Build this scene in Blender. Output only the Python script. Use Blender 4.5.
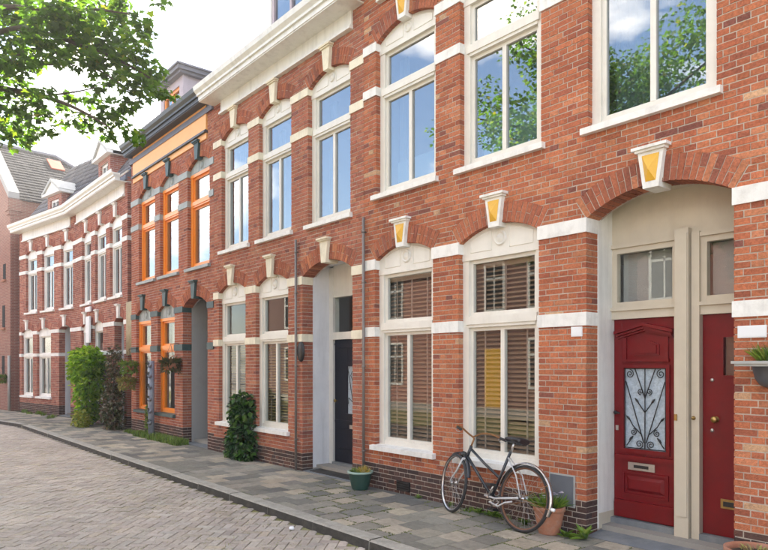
import bpy, math, random
from mathutils import Vector, Matrix
R = math.radians
rnd = random.Random(7)
for o in list(bpy.data.objects):
    bpy.data.objects.remove(o)
SC = bpy.context.scene
COL = SC.collection

# ------------------------------------------------------------------ camera, sky, sun, exposure
YAW = R(39.826)                       # angle between the line of sight and the row of fronts
cam_d = bpy.data.cameras.new('camera')
cam_d.sensor_width = 36.0
cam_d.lens = 36.0 * 650 / 768
cam_d.shift_y = 90 / 768
cam_d.clip_start = 0.05
cam_d.clip_end = 2000
cam = bpy.data.objects.new('camera', cam_d)
COL.objects.link(cam)
cam.location = (0, -5.753, 1.74)
cam.rotation_euler = (R(90), 0, math.pi / 2 - YAW)
SC.camera = cam

SUN_EL, SUN_AZ = R(38), R(-42)        # azimuth from +Y towards +X; the sun stands behind the houses
world = bpy.data.worlds.new('World')
SC.world = world
world.use_nodes = True
nt = world.node_tree
nt.nodes.clear()
N = nt.nodes.new
L = nt.links.new
out = N('ShaderNodeOutputWorld')
bg = N('ShaderNodeBackground')
bg.inputs['Strength'].default_value = 0.1
sky = N('ShaderNodeTexSky')
sky.sky_type = 'NISHITA'
sky.sun_disc = False
sky.sun_elevation = SUN_EL
sky.sun_rotation = SUN_AZ
sky.altitude = 0
sky.air_density = 1.0
sky.dust_density = 1.2
sky.ozone_density = 1.0
tc = N('ShaderNodeTexCoord')
mp = N('ShaderNodeMapping')
mp.inputs['Scale'].default_value = (1.0, 1.0, 2.2)
mp.inputs['Location'].default_value = (-4.4, 6.0, 2.0)
nz = N('ShaderNodeTexNoise')
nz.inputs['Scale'].default_value = 1.9
nz.inputs['Detail'].default_value = 9
nz.inputs['Roughness'].default_value = 0.56
rp = N('ShaderNodeValToRGB')
rp.color_ramp.elements[0].position = 0.50
rp.color_ramp.elements[1].position = 0.66
cl = N('ShaderNodeRGB')
cl.outputs[0].default_value = (15.2, 13.5, 11.4, 1)
mix = N('ShaderNodeMixRGB')
L(tc.outputs['Generated'], mp.inputs['Vector'])
L(mp.outputs['Vector'], nz.inputs['Vector'])
L(nz.outputs['Fac'], rp.inputs['Fac'])
L(rp.outputs['Color'], mix.inputs['Fac'])
L(sky.outputs['Color'], mix.inputs['Color1'])
L(cl.outputs[0], mix.inputs['Color2'])
L(mix.outputs['Color'], bg.inputs['Color'])
L(bg.outputs[0], out.inputs[0])

sun_d = bpy.data.lights.new('sun', 'SUN')
sun_d.energy = 4.8
sun_d.angle = R(0.53)
sun_d.color = (1.0, 0.93, 0.80)
sun = bpy.data.objects.new('sun', sun_d)
COL.objects.link(sun)
sd = Vector((math.cos(SUN_EL) * math.sin(SUN_AZ), math.cos(SUN_EL) * math.cos(SUN_AZ), math.sin(SUN_EL)))
sun.rotation_euler = sd.to_track_quat('Z', 'Y').to_euler()
sun.location = (-20, 20, 30)

vs = SC.view_settings
vs.view_transform = 'Standard'
vs.look = 'None'
vs.exposure = 2.3
vs.gamma = 1
vs.use_curve_mapping = False
SC.render.engine = 'CYCLES'
SC.cycles.use_denoising = True
SC.cycles.use_adaptive_sampling = True
SC.cycles.adaptive_threshold = 0.025
SC.cycles.max_bounces = 7
SC.cycles.transparent_max_bounces = 16
SC.cycles.caustics_reflective = False
SC.cycles.caustics_refractive = False
SC.cycles.sample_clamp_indirect = 8
GLARE_HAZE = 0.0021                          # density of the added haze in the street

# ------------------------------------------------------------------ materials
MATS = {}


def mat(name, col=(0.5, 0.5, 0.5), rough=0.6, var=0.12, vscale=6.0, bump=0.0, bscale=60.0, metal=0.0, attr=False,
        dirt=None, dirt_scale=2.0, dirt_amt=0.5, drip=0.0, patch=0.0, spec=0.5, coat=0.0, trans=0.0, tgain=(1.0, 1.0, 1.0)):
    m = bpy.data.materials.new(name)
    MATS[name] = m
    m.use_nodes = True
    t = m.node_tree
    p = t.nodes['Principled BSDF']
    n, l = t.nodes.new, t.links.new
    geo = n('ShaderNodeNewGeometry')
    base = None
    if attr:
        a = n('ShaderNodeAttribute')
        a.attribute_name = 'Col'
        base = a.outputs['Color']
    else:
        c = n('ShaderNodeRGB')
        c.outputs[0].default_value = (*col, 1)
        base = c.outputs[0]
    if var > 0:
        q = n('ShaderNodeTexNoise')
        q.inputs['Scale'].default_value = vscale
        q.inputs['Detail'].default_value = 6
        q.inputs['Roughness'].default_value = 0.65
        l(geo.outputs['Position'], q.inputs['Vector'])
        mr = n('ShaderNodeMapRange')
        mr.inputs['From Min'].default_value = 0.25
        mr.inputs['From Max'].default_value = 0.75
        mr.inputs['To Min'].default_value = 1 - var
        mr.inputs['To Max'].default_value = 1 + var
        l(q.outputs['Fac'], mr.inputs['Value'])
        mm = n('ShaderNodeMixRGB')
        mm.blend_type = 'MULTIPLY'
        mm.inputs['Fac'].default_value = 1
        l(base, mm.inputs['Color1'])
        l(mr.outputs['Result'], mm.inputs['Color2'])
        base = mm.outputs['Color']
    if dirt:
        q = n('ShaderNodeTexNoise')
        q.inputs['Scale'].default_value = dirt_scale
        q.inputs['Detail'].default_value = 8
        q.inputs['Roughness'].default_value = 0.7
        l(geo.outputs['Position'], q.inputs['Vector'])
        r = n('ShaderNodeValToRGB')
        r.color_ramp.elements[0].position = 0.48
        r.color_ramp.elements[1].position = 0.75
        r.color_ramp.elements[1].color = (dirt_amt, dirt_amt, dirt_amt, 1)
        l(q.outputs['Fac'], r.inputs['Fac'])
        mm = n('ShaderNodeMixRGB')
        l(r.outputs['Color'], mm.inputs['Fac'])
        l(base, mm.inputs['Color1'])
        mm.inputs['Color2'].default_value = (*dirt, 1)
        base = mm.outputs['Color']
    for amt, sc3, lo, hi in ((drip, (9.0, 9.0, 0.9), .5, .78), (patch, (.55, .55, .75), .38, .68)):
        if amt <= 0:
            continue
        mpn = n('ShaderNodeMapping')
        mpn.inputs['Scale'].default_value = sc3
        q = n('ShaderNodeTexNoise')
        q.inputs['Scale'].default_value = 1.0
        q.inputs['Detail'].default_value = 7
        q.inputs['Roughness'].default_value = 0.6
        l(geo.outputs['Position'], mpn.inputs['Vector'])
        l(mpn.outputs['Vector'], q.inputs['Vector'])
        mr = n('ShaderNodeMapRange')
        mr.inputs['From Min'].default_value = lo
        mr.inputs['From Max'].default_value = hi
        mr.inputs['To Min'].default_value = 1.0 + (amt * .3 if amt == patch else 0)
        mr.inputs['To Max'].default_value = 1.0 - amt
        l(q.outputs['Fac'], mr.inputs['Value'])
        mm = n('ShaderNodeMixRGB')
        mm.blend_type = 'MULTIPLY'
        mm.inputs['Fac'].default_value = 1
        l(base, mm.inputs['Color1'])
        l(mr.outputs['Result'], mm.inputs['Color2'])
        base = mm.outputs['Color']
    l(base, p.inputs['Base Color'])
    p.inputs['Roughness'].default_value = rough
    p.inputs['Metallic'].default_value = metal
    p.inputs['Specular IOR Level'].default_value = spec
    if coat:
        p.inputs['Coat Weight'].default_value = coat
        p.inputs['Coat Roughness'].default_value = 0.12
    if bump > 0:
        q = n('ShaderNodeTexNoise')
        q.inputs['Scale'].default_value = bscale
        q.inputs['Detail'].default_value = 5
        l(geo.outputs['Position'], q.inputs['Vector'])
        b = n('ShaderNodeBump')
        b.inputs['Strength'].default_value = bump
        b.inputs['Distance'].default_value = 0.01
        l(q.outputs['Fac'], b.inputs['Height'])
        l(b.outputs['Normal'], p.inputs['Normal'])
    if trans > 0:
        tr = n('ShaderNodeBsdfTranslucent')
        gn = n('ShaderNodeMixRGB')
        gn.blend_type = 'MULTIPLY'
        gn.inputs['Fac'].default_value = 1
        gn.inputs['Color2'].default_value = (*tgain, 1)
        l(base, gn.inputs['Color1'])
        l(gn.outputs['Color'], tr.inputs['Color'])
        ms = n('ShaderNodeMixShader')
        ms.inputs['Fac'].default_value = trans
        o = t.nodes['Material Output']
        l(p.outputs[0], ms.inputs[1])
        l(tr.outputs[0], ms.inputs[2])
        l(ms.outputs[0], o.inputs['Surface'])
    return m


def glass_mat(name, f0, tint=(0.95, 0.97, 0.96), rough=0.0):
    m = bpy.data.materials.new(name)
    MATS[name] = m
    m.use_nodes = True
    t = m.node_tree
    t.nodes.clear()
    n, l = t.nodes.new, t.links.new
    o = n('ShaderNodeOutputMaterial')
    ms = n('ShaderNodeMixShader')
    lw = n('ShaderNodeLayerWeight')          # Schlick reflectance, the same on both faces of the pane
    lw.inputs['Blend'].default_value = 0.5
    pw = n('ShaderNodeMath')
    pw.operation = 'POWER'
    pw.inputs[1].default_value = 5
    l(lw.outputs['Facing'], pw.inputs[0])
    tr = n('ShaderNodeBsdfTransparent')
    tr.inputs['Color'].default_value = (*tint, 1)
    gl = n('ShaderNodeBsdfGlossy')
    gl.inputs['Roughness'].default_value = rough
    gl.inputs['Color'].default_value = (1, 1, 1, 1)
    geo = n('ShaderNodeNewGeometry')
    q = n('ShaderNodeTexNoise')
    q.inputs['Scale'].default_value = 1.6
    q.inputs['Detail'].default_value = 1
    l(geo.outputs['Position'], q.inputs['Vector'])
    b = n('ShaderNodeBump')
    b.inputs['Strength'].default_value = 0.005
    b.inputs['Distance'].default_value = 0.05
    l(q.outputs['Fac'], b.inputs['Height'])
    l(b.outputs['Normal'], gl.inputs['Normal'])
    ad = n('ShaderNodeMath')
    ad.operation = 'MULTIPLY_ADD'
    ad.use_clamp = True
    ad.inputs[1].default_value = 1 - f0
    ad.inputs[2].default_value = f0
    l(pw.outputs[0], ad.inputs[0])
    l(ad.outputs[0], ms.inputs['Fac'])
    l(tr.outputs[0], ms.inputs[1])
    l(gl.outputs[0], ms.inputs[2])
    l(ms.outputs[0], o.inputs['Surface'])
    return m


mat('brick', attr=True, rough=0.9, patch=0.22, drip=0.12, var=0.42, vscale=42, bump=0.9, bscale=110, spec=0.2, dirt=(0.15, 0.062, 0.048), dirt_scale=16, dirt_amt=0.40)
mat('mortar', (0.50, 0.44, 0.37), rough=0.95, var=0.25, vscale=9, bump=0.4, bscale=200, spec=0.1)
mat('mortar_grey', (0.50, 0.43, 0.38), rough=0.95, var=0.25, vscale=9, bump=0.4, bscale=200, spec=0.1)
mat('white_stone', (0.80, 0.79, 0.75), drip=0.22, rough=0.7, var=0.05, vscale=12, bump=0.12, bscale=90, dirt=(0.40, 0.37, 0.31), dirt_scale=7, dirt_amt=0.42)
mat('cream_stone', (0.78, 0.71, 0.55), drip=0.22, rough=0.7, var=0.07, vscale=12, bump=0.12, bscale=90, dirt=(0.42, 0.36, 0.25), dirt_scale=5, dirt_amt=0.4)
mat('green_stone', (0.035, 0.07, 0.07), rough=0.5, var=0.15, vscale=10, dirt=(0.2, 0.22, 0.2), dirt_scale=6, dirt_amt=0.3)
mat('grey_stone', (0.34, 0.37, 0.36), rough=0.6, var=0.15, vscale=10, dirt=(0.12, 0.14, 0.14), dirt_scale=6, dirt_amt=0.4)
mat('blue_stone', (0.17, 0.185, 0.2), rough=0.75, var=0.2, vscale=8, bump=0.2, bscale=60, dirt=(0.3, 0.28, 0.24), dirt_scale=4, dirt_amt=0.4)
mat('shaded_cream_paint', (0.56, 0.50, 0.395), drip=0.06, rough=0.45, var=0.05, vscale=7, dirt=(0.45, 0.38, 0.27), dirt_scale=3, dirt_amt=0.25)  # doorway cream, darkened so the colour carries the shade of the recess
mat('off_white_paint', (0.74, 0.71, 0.64), drip=0.10, rough=0.42, var=0.04, vscale=7, bump=0.05, bscale=30, dirt=(0.5, 0.45, 0.36), dirt_scale=3, dirt_amt=0.22)
mat('white_paint', (0.78, 0.77, 0.73), drip=0.22, rough=0.42, var=0.04, vscale=7, dirt=(0.55, 0.52, 0.46), dirt_scale=4, dirt_amt=0.25)
mat('white_plaster', (0.72, 0.72, 0.74), drip=0.22, rough=0.85, var=0.06, vscale=3, bump=0.15, bscale=70, dirt=(0.5, 0.5, 0.5), dirt_scale=2, dirt_amt=0.3)
mat('grey_plaster', (0.36, 0.35, 0.34), rough=0.85, var=0.15, vscale=2, bump=0.2, bscale=60, dirt=(0.2, 0.2, 0.2), dirt_scale=2, dirt_amt=0.5)
mat('orange_paint', (0.86, 0.27, 0.02), rough=0.38, var=0.05, vscale=8, coat=0.2)
mat('pale_orange_paint', (0.85, 0.42, 0.14), rough=0.5, var=0.06, vscale=5)
mat('red_paint', (0.16, 0.0035, 0.006), rough=0.42, var=0.14, vscale=5, coat=0.06, spec=0.3, bump=0.04, bscale=25, dirt=(0.07, 0.006, 0.006), dirt_scale=4, dirt_amt=0.35)
mat('navy_paint', (0.004, 0.006, 0.015), rough=0.45, var=0.1, vscale=6, spec=0.3)
mat('dark_wood', (0.02, 0.018, 0.016), rough=0.6)
mat('gold_paint', (0.72, 0.40, 0.03), rough=0.42, var=0.06, vscale=20)
mat('blind_wood', (0.27, 0.165, 0.105), rough=0.45, var=0.15, vscale=30)
mat('bamboo', (0.26, 0.19, 0.075), rough=0.7, var=0.2, vscale=40)
mat('tape', (0.22, 0.16, 0.13), rough=0.8)
mat('curtain', (0.62, 0.62, 0.60), rough=0.9, var=0.06, vscale=9, trans=0.3)
mat('film', (0.82, 0.85, 0.85), rough=0.6, var=0.04)
mat('interior', (0.30, 0.28, 0.25), rough=0.9, var=0.1, vscale=1.5)
mat('pipe_metal', (0.20, 0.18, 0.165), rough=0.5, var=0.15, vscale=10, metal=0.3)
mat('zinc', (0.22, 0.23, 0.24), rough=0.5, var=0.15, vscale=6, metal=0.4)
mat('dark_gutter', (0.05, 0.055, 0.06), rough=0.45, var=0.1)
mat('roof_tile', attr=True, rough=0.9, spec=0.15, var=0.25, vscale=14, bump=0.3, bscale=50)
mat('lead', (0.14, 0.14, 0.17), rough=0.6, var=0.15)
mat('lilac_wood', (0.42, 0.36, 0.40), rough=0.7, var=0.08, vscale=7)
mat('paver', attr=True, patch=0.22, rough=0.9, var=0.22, vscale=22, bump=0.5, bscale=170, dirt=(0.10, 0.10, 0.08), dirt_scale=3.2, dirt_amt=0.45, spec=0.25)
mat('clinker', attr=True, patch=0.18, rough=0.85, var=0.22, vscale=28, bump=0.5, bscale=120, spec=0.3, dirt=(0.17, 0.15, 0.13), dirt_scale=1.3, dirt_amt=0.4)
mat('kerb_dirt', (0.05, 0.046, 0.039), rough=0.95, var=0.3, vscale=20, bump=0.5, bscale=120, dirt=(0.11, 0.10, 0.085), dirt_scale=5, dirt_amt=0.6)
mat('kerb', (0.34, 0.32, 0.275), rough=0.9, var=0.2, vscale=24, bump=0.5, bscale=150, dirt=(0.10, 0.10, 0.08), dirt_scale=4, dirt_amt=0.6)
mat('joint_moss', (0.21, 0.20, 0.085), rough=1.0, var=0.55, vscale=5, bump=0.6, bscale=200, dirt=(0.20, 0.165, 0.13), dirt_scale=3, dirt_amt=1.0, spec=0.1)
mat('joint_sand', (0.11, 0.105, 0.075), rough=1.0, var=0.35, vscale=6, bump=0.6, bscale=200, dirt=(0.09, 0.12, 0.04), dirt_scale=3, dirt_amt=0.8, spec=0.1)
mat('ground_earth', (0.20, 0.18, 0.16), rough=1, var=0.2, vscale=3, bump=0.3, bscale=30)
mat('grass', attr=True, rough=0.6, var=0.2, vscale=8, trans=0.35)
mat('leaf', attr=True, rough=0.5, var=0.15, vscale=3, trans=0.55, spec=0.3, tgain=(3.2, 3.1, 1.5))
mat('ivy_leaf', attr=True, rough=0.32, var=0.2, vscale=20, trans=0.2, spec=0.5)
mat('bark', (0.075, 0.055, 0.04), rough=0.95, var=0.3, vscale=14, bump=0.8, bscale=40)
mat('rubber', (0.018, 0.018, 0.019), rough=0.65, var=0.2, vscale=30)
mat('chrome', (0.55, 0.55, 0.55), rough=0.3, metal=1.0, var=0.2, vscale=30, dirt=(0.22, 0.11, 0.05), dirt_scale=25, dirt_amt=0.6)
mat('silver_paint', (0.52, 0.52, 0.52), rough=0.4, var=0.15, vscale=40, dirt=(0.25, 0.12, 0.05), dirt_scale=30, dirt_amt=0.6)
mat('bike_black', (0.017, 0.02, 0.026), rough=0.35, var=0.2, vscale=30, coat=0.3)
mat('rust', (0.28, 0.13, 0.045), rough=0.7, var=0.3, vscale=50, metal=0.3)
mat('rusty_rim', (0.17, 0.075, 0.04), rough=0.6, var=0.3, vscale=60, metal=0.3)
mat('saddle_leather', (0.015, 0.015, 0.018), rough=0.4, var=0.1)
mat('terracotta', (0.36, 0.15, 0.085), rough=0.9, var=0.2, vscale=14, bump=0.3, bscale=60, dirt=(0.35, 0.28, 0.22), dirt_scale=9, dirt_amt=0.6)
mat('soil', (0.05, 0.035, 0.025), rough=1.0, var=0.4, vscale=40, bump=1.0, bscale=80)
mat('green_plastic', (0.016, 0.052, 0.040), rough=0.4, var=0.1)
mat('pale_rim', (0.30, 0.42, 0.36), rough=0.5, var=0.1)
mat('grey_plastic', (0.085, 0.09, 0.10), rough=0.5, var=0.1)
mat('pale_zinc', (0.36, 0.36, 0.34), rough=0.55, var=0.15)
mat('hatch_grey', (0.115, 0.125, 0.145), rough=0.55, var=0.12, vscale=4)
mat('hatch_red', (0.42, 0.075, 0.03), rough=0.7)
mat('plate_white', (0.78, 0.79, 0.80), rough=0.4, var=0.03)
mat('black_metal', (0.012, 0.012, 0.013), rough=0.45, var=0.1)
mat('brass', (0.40, 0.27, 0.09), rough=0.4, metal=0.9, var=0.2, vscale=30)
mat('steel', (0.52, 0.50, 0.46), rough=0.35, metal=0.8, var=0.15, vscale=20)
mat('door_glass_pattern', (0.40, 0.48, 0.55), rough=0.25, var=0.3, vscale=30, bump=0.6, bscale=60)
mat('blue_post', (0.24, 0.27, 0.34), rough=0.5, var=0.2, vscale=12, dirt=(0.4, 0.4, 0.42), dirt_scale=6, dirt_amt=0.5)
mat('corrugated', (0.44, 0.36, 0.23), rough=0.7, var=0.2, vscale=9)
mat('ceramic_white', (0.75, 0.75, 0.73), rough=0.3, var=0.05)
mat('petal', attr=True, rough=0.7, var=0.1, trans=0.3)
mat('dark_opening', (0.01, 0.01, 0.01), rough=0.9)
glass_mat('window_glass', 0.035)
glass_mat('sky_glass', 0.26, tint=(0.62, 0.70, 0.74))


def shader_brick(name, c1, c2, mort, scale=1.0):
    m = bpy.data.materials.new(name)
    MATS[name] = m
    m.use_nodes = True
    t = m.node_tree
    p = t.nodes['Principled BSDF']
    n, l = t.nodes.new, t.links.new
    geo = n('ShaderNodeNewGeometry')
    sep = n('ShaderNodeSeparateXYZ')
    l(geo.outputs['Position'], sep.inputs[0])
    ad = n('ShaderNodeMath')
    l(sep.outputs['X'], ad.inputs[0])
    l(sep.outputs['Y'], ad.inputs[1])
    cb = n('ShaderNodeCombineXYZ')
    l(ad.outputs[0], cb.inputs['X'])
    l(sep.outputs['Z'], cb.inputs['Y'])
    b = n('ShaderNodeTexBrick')
    b.inputs['Scale'].default_value = 1.0
    b.inputs['Brick Width'].default_value = .22
    b.inputs['Row Height'].default_value = .0605
    b.inputs['Mortar Size'].default_value = .005
    b.inputs['Color1'].default_value = (*c1, 1)
    b.inputs['Color2'].default_value = (*c2, 1)
    b.inputs['Mortar'].default_value = (*mort, 1)
    l(cb.outputs[0], b.inputs['Vector'])
    l(b.outputs['Color'], p.inputs['Base Color'])
    p.inputs['Roughness'].default_value = .9
    bp = n('ShaderNodeBump')
    bp.inputs['Strength'].default_value = .5
    bp.inputs['Distance'].default_value = .008
    bp.invert = True
    l(b.outputs['Fac'], bp.inputs['Height'])
    l(bp.outputs['Normal'], p.inputs['Normal'])


shader_brick('shader_brick', (0.36, 0.13, 0.085), (0.27, 0.09, 0.065), (0.42, 0.36, 0.31))
shader_brick('shader_brick_rose', (0.30, 0.125, 0.085), (0.23, 0.092, 0.065), (0.36, 0.30, 0.25))
shader_brick('shader_brick_dark', (0.20, 0.085, 0.06), (0.15, 0.065, 0.05), (0.26, 0.22, 0.19))


# ------------------------------------------------------------------ mesh helper
class MB:
    def __init__(s):
        s.v, s.f, s.c, s.sm = [], [], [], []

    def face(s, idx, col=None, smooth=False):
        s.f.append(tuple(idx))
        s.c.append(col)
        s.sm.append(smooth)

    def hexa(s, p, col=None, skip=()):
        """p: 8 points: bottom ring 0-3 (counter-clockwise from above), top ring 4-7"""
        b = len(s.v)
        s.v += [tuple(q) for q in p]
        fs = {'bot': (3, 2, 1, 0), 'top': (4, 5, 6, 7), 'front': (0, 1, 5, 4), 'right': (1, 2, 6, 5), 'back': (2, 3, 7, 6), 'left': (3, 0, 4, 7)}
        for k, q in fs.items():
            if k not in skip:
                s.face([b + i for i in q], col)
        return s

    def box(s, x0, x1, y0, y1, z0, z1, col=None, skip=()):
        return s.hexa([(x0, y0, z0), (x1, y0, z0), (x1, y1, z0), (x0, y1, z0), (x0, y0, z1), (x1, y0, z1), (x1, y1, z1), (x0, y1, z1)], col, skip)

    def quad(s, a, b_, c, d, col=None, smooth=False):
        b = len(s.v)
        s.v += [tuple(a), tuple(b_), tuple(c), tuple(d)]
        s.face((b, b + 1, b + 2, b + 3), col, smooth)
        return s

    def prism(s, poly, y0, y1, col=None):
        """poly: (x, z) counter-clockwise seen from -y; front at y0, back at y1"""
        b, n = len(s.v), len(poly)
        s.v += [(x, y0, z) for x, z in poly] + [(x, y1, z) for x, z in poly]
        s.face(range(b, b + n), col)
        s.face(range(b + 2 * n - 1, b + n - 1, -1), col)
        for i in range(n):
            j = (i + 1) % n
            s.face((b + j, b + i, b + n + i, b + n + j), col)
        return s

    def tube(s, path, r, n=8, col=None, caps=True, smooth=True):
        pts = [Vector(p) for p in path]
        rr = r if isinstance(r, (list, tuple)) else [r] * len(pts)
        b = len(s.v)
        up = None
        for i, p in enumerate(pts):
            if i == 0:
                t = pts[1] - p
            elif i == len(pts) - 1:
                t = p - pts[i - 1]
            else:
                t = (pts[i + 1] - p).normalized() + (p - pts[i - 1]).normalized()
            if t.length < 1e-9:
                t = Vector((0, 0, 1))
            t.normalize()
            if up is None:
                up = Vector((0, 0, 1)) if abs(t.z) < 0.9 else Vector((1, 0, 0))
            u = (up - t * up.dot(t))
            if u.length < 1e-6:
                u = t.orthogonal()
            u.normalize()
            up = u
            w = t.cross(u)
            for k in range(n):
                a = 2 * math.pi * k / n
                s.v.append(tuple(p + (u * math.cos(a) + w * math.sin(a)) * rr[i]))
        for i in range(len(pts) - 1):
            for k in range(n):
                k2 = (k + 1) % n
                s.face((b + i * n + k, b + i * n + k2, b + (i + 1) * n + k2, b + (i + 1) * n + k), col, smooth)
        if caps:
            s.face([b + k for k in range(n - 1, -1, -1)], col)
            e = b + (len(pts) - 1) * n
            s.face([e + k for k in range(n)], col)
        return s

    def lathe(s, prof, c=(0, 0, 0), n=24, col=None, axis='z', smooth=True):
        """prof: list of (radius, height)"""
        b = len(s.v)
        for r, h in prof:
            for k in range(n):
                a = 2 * math.pi * k / n
                x, y = r * math.cos(a), r * math.sin(a)
                p = (x, y, h) if axis == 'z' else ((x, h, y) if axis == 'y' else (h, x, y))
                s.v.append((p[0] + c[0], p[1] + c[1], p[2] + c[2]))
        for i in range(len(prof) - 1):
            for k in range(n):
                k2 = (k + 1) % n
                q = (b + i * n + k, b + i * n + k2, b + (i + 1) * n + k2, b + (i + 1) * n + k)
                s.face(q if axis != 'y' else q[::-1], col, smooth)
        return s

    def xform(s, M, start=0):
        for i in range(start, len(s.v)):
            s.v[i] = tuple(M @ Vector(s.v[i]))
        return s

    def build(s, name, material, parent=None, center=False, loc=None):
        v = s.v
        off = Vector((0, 0, 0))
        if center:
            xs, ys, zs = zip(*v)
            off = Vector(((min(xs) + max(xs)) / 2, (min(ys) + max(ys)) / 2, min(zs)))
            v = [(a - off.x, b - off.y, c - off.z) for a, b, c in v]
        me = bpy.data.meshes.new(name)
        me.from_pydata(v, [], s.f)
        if any(c is not None for c in s.c):
            at = me.color_attributes.new('Col', 'FLOAT_COLOR', 'CORNER')
            data = []
            for f, c in zip(s.f, s.c):
                c = c or (0.5, 0.5, 0.5)
                data += [c[0], c[1], c[2], 1.0] * len(f)
            at.data.foreach_set('color', data)
        if any(s.sm):
            me.polygons.foreach_set('use_smooth', s.sm)
        me.materials.append(MATS[material])
        me.update()
        o = bpy.data.objects.new(name, me)
        COL.objects.link(o)
        if parent:
            o.parent = parent
        o.location = off if loc is None else loc
        return o


def empty(name, loc, rz=0.0):
    o = bpy.data.objects.new(name, None)
    o.empty_display_size = 0.2
    COL.objects.link(o)
    o.location = loc
    o.rotation_euler = (0, 0, rz)
    return o


def tag(o, label=None, cat=None, group=None, kind=None):
    if label:
        o['label'] = label
    if cat:
        o['category'] = cat
    if group:
        o['group'] = group
    if kind:
        o['kind'] = kind
    return o


def jit(c, a, r=rnd):
    k = 1 + r.uniform(-a, a)
    return (c[0] * k * (1 + r.uniform(-a, a) * .25), c[1] * k, c[2] * k * (1 + r.uniform(-a, a) * .25))


def pick(pal, r=rnd):
    t = r.random() * sum(w for w, _ in pal)
    for w, c in pal:
        t -= w
        if t <= 0:
            return jit(c, 0.10, r)
    return pal[-1][1]


# ------------------------------------------------------------------ ground, road, pavement
def big_sheet():
    m = MB()
    m.quad((-150, -150, -0.13), (150, -150, -0.13), (150, 150, -0.13), (-150, 150, -0.13))
    o = m.build('ground', 'ground_earth')
    tag(o, kind='structure')


big_sheet()
CAMP = Vector((0, -5.753, 1.74))
FWD = Vector((-math.cos(YAW), math.sin(YAW), 0))
RGT = Vector((math.sin(YAW), math.cos(YAW), 0))


def in_view(x, y, z):
    d = Vector((x, y, z)) - CAMP
    f = d.dot(FWD)
    if f < 1:
        return None
    u, w = d.dot(RGT) / f, d.z / f
    if abs(u) > 0.60 or w < -185 / 650 - 0.005 or w > 0.565:
        return None
    return f


KERB_Y = -1.77
BEND_X = -21.2
BEND = R(9.26)
ROAD_Z = -0.07


def make_road():
    m = MB()
    m.quad((-46, -11.6, ROAD_Z - 0.012), (14, -11.6, ROAD_Z - 0.012), (14, KERB_Y + 0.1, ROAD_Z - 0.012), (-46, KERB_Y + 0.1, ROAD_Z - 0.012))
    road = m.build('road', 'joint_moss')
    tag(road, kind='structure')
    W = 0.1
    J = 0.0036
    c45 = math.sqrt(0.5)
    pal = [(5, (0.42, 0.365, 0.31)), (4, (0.40, 0.345, 0.29)), (3, (0.435, 0.385, 0.33)), (0.8, (0.37, 0.315, 0.27)), (1.2, (0.415, 0.355, 0.275))]
    bricks = []
    ext = 330
    for i in range(-ext, ext):
        for j in range(-ext, ext):
            d = (i - j) % 4
            if d == 0:
                x0, y0, lx, ly = i * W, j * W, 2 * W, W
            elif d == 3:
                x0, y0, lx, ly = i * W, j * W, W, 2 * W
            else:
                continue
            cx, cy = x0 + lx / 2, y0 + ly / 2
            wx, wy = (cx - cy) * c45 - 14.0, (cx + cy) * c45 - 4.0
            if wy > KERB_Y - 0.02 or wy < -7.0 or wx < -33 or wx > 1.5:
                continue
            bricks.append((wx, wy, lx, ly))
    vis = []
    for k, b in enumerate(bricks):
        f = in_view(b[0], b[1], ROAD_Z)
        if f:
            vis.append((f, k))
    vis.sort()
    single = set(k for _, k in vis[:300])
    rest = MB()
    r2 = random.Random(3)
    for k, (wx, wy, lx, ly) in enumerate(bricks):
        a, b = lx / 2 - J, ly / 2 - J
        h = ROAD_Z + r2.uniform(-0.004, 0.003)
        t1, t2 = r2.uniform(-0.006, 0.006), r2.uniform(-0.008, 0.008)
        an = R(45) + r2.uniform(-0.02, 0.02)
        ca, sa = math.cos(an), math.sin(an)
        col = pick(pal, r2)
        ring = []
        for inset, zz in ((0.0, -0.03), (0.0, -0.004), (0.005, 0.0)):
            for sx, sy in ((-1, -1), (1, -1), (1, 1), (-1, 1)):
                px, py = sx * (a - inset), sy * (b - inset)
                ring.append((px * ca - py * sa, px * sa + py * ca, zz + px * t1 + py * t2))
        tgt = MB() if k in single else rest
        base = len(tgt.v)
        ox, oy, oz = (0, 0, 0) if k in single else (wx, wy, h)
        tgt.v += [(p[0] + ox, p[1] + oy, p[2] + oz) for p in ring]
        for lv in (0, 4):
            for q in range(4):
                q2 = (q + 1) % 4
                if lv == 0 and k not in single:
                    continue
                tgt.face((base + lv + q, base + lv + q2, base + lv + 4 + q2, base + lv + 4 + q), col)
        tgt.face((base + 8, base + 9, base + 10, base + 11), col)
        if k in single:
            tgt.build('paving_brick', 'clinker', road, loc=(wx, wy, h))
    o = rest.build('paving_brick_field', 'clinker', road)
    tag(o, kind='stuff')
    # far side: opposite pavement
    m = MB()
    m.box(-60, 20, -14.2, -11.2, -0.2, 0.02)
    tag(m.build('opposite_pavement', 'kerb'), kind='structure')
    # moss and grass sprigs growing in the road joints
    g = MB()
    for _ in range(2600):
        x, y = rnd.uniform(-17, -3), rnd.uniform(-5.2, KERB_Y - 0.05)
        if not in_view(x, y, ROAD_Z):
            continue
        # keep to joints: snap onto one of the diagonal joint families
        for k in range(rnd.randint(2, 5)):
            a = rnd.uniform(0, 6.28)
            l = rnd.uniform(0.006, 0.018)
            px, py = x + rnd.uniform(-.03, .03), y + rnd.uniform(-.03, .03)
            c = jit((0.20, 0.22, 0.05), 0.3)
            g.quad((px - .004, py, ROAD_Z - .008), (px + .004, py, ROAD_Z - .008), (px + .005 + l * math.cos(a), py + l * math.sin(a), ROAD_Z + l * .5), (px - .003 + l * math.cos(a), py + l * math.sin(a), ROAD_Z + l * .5), c)
    o = g.build('joint_moss_tufts', 'grass', road)
    tag(o, kind='stuff')


make_road()


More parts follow.
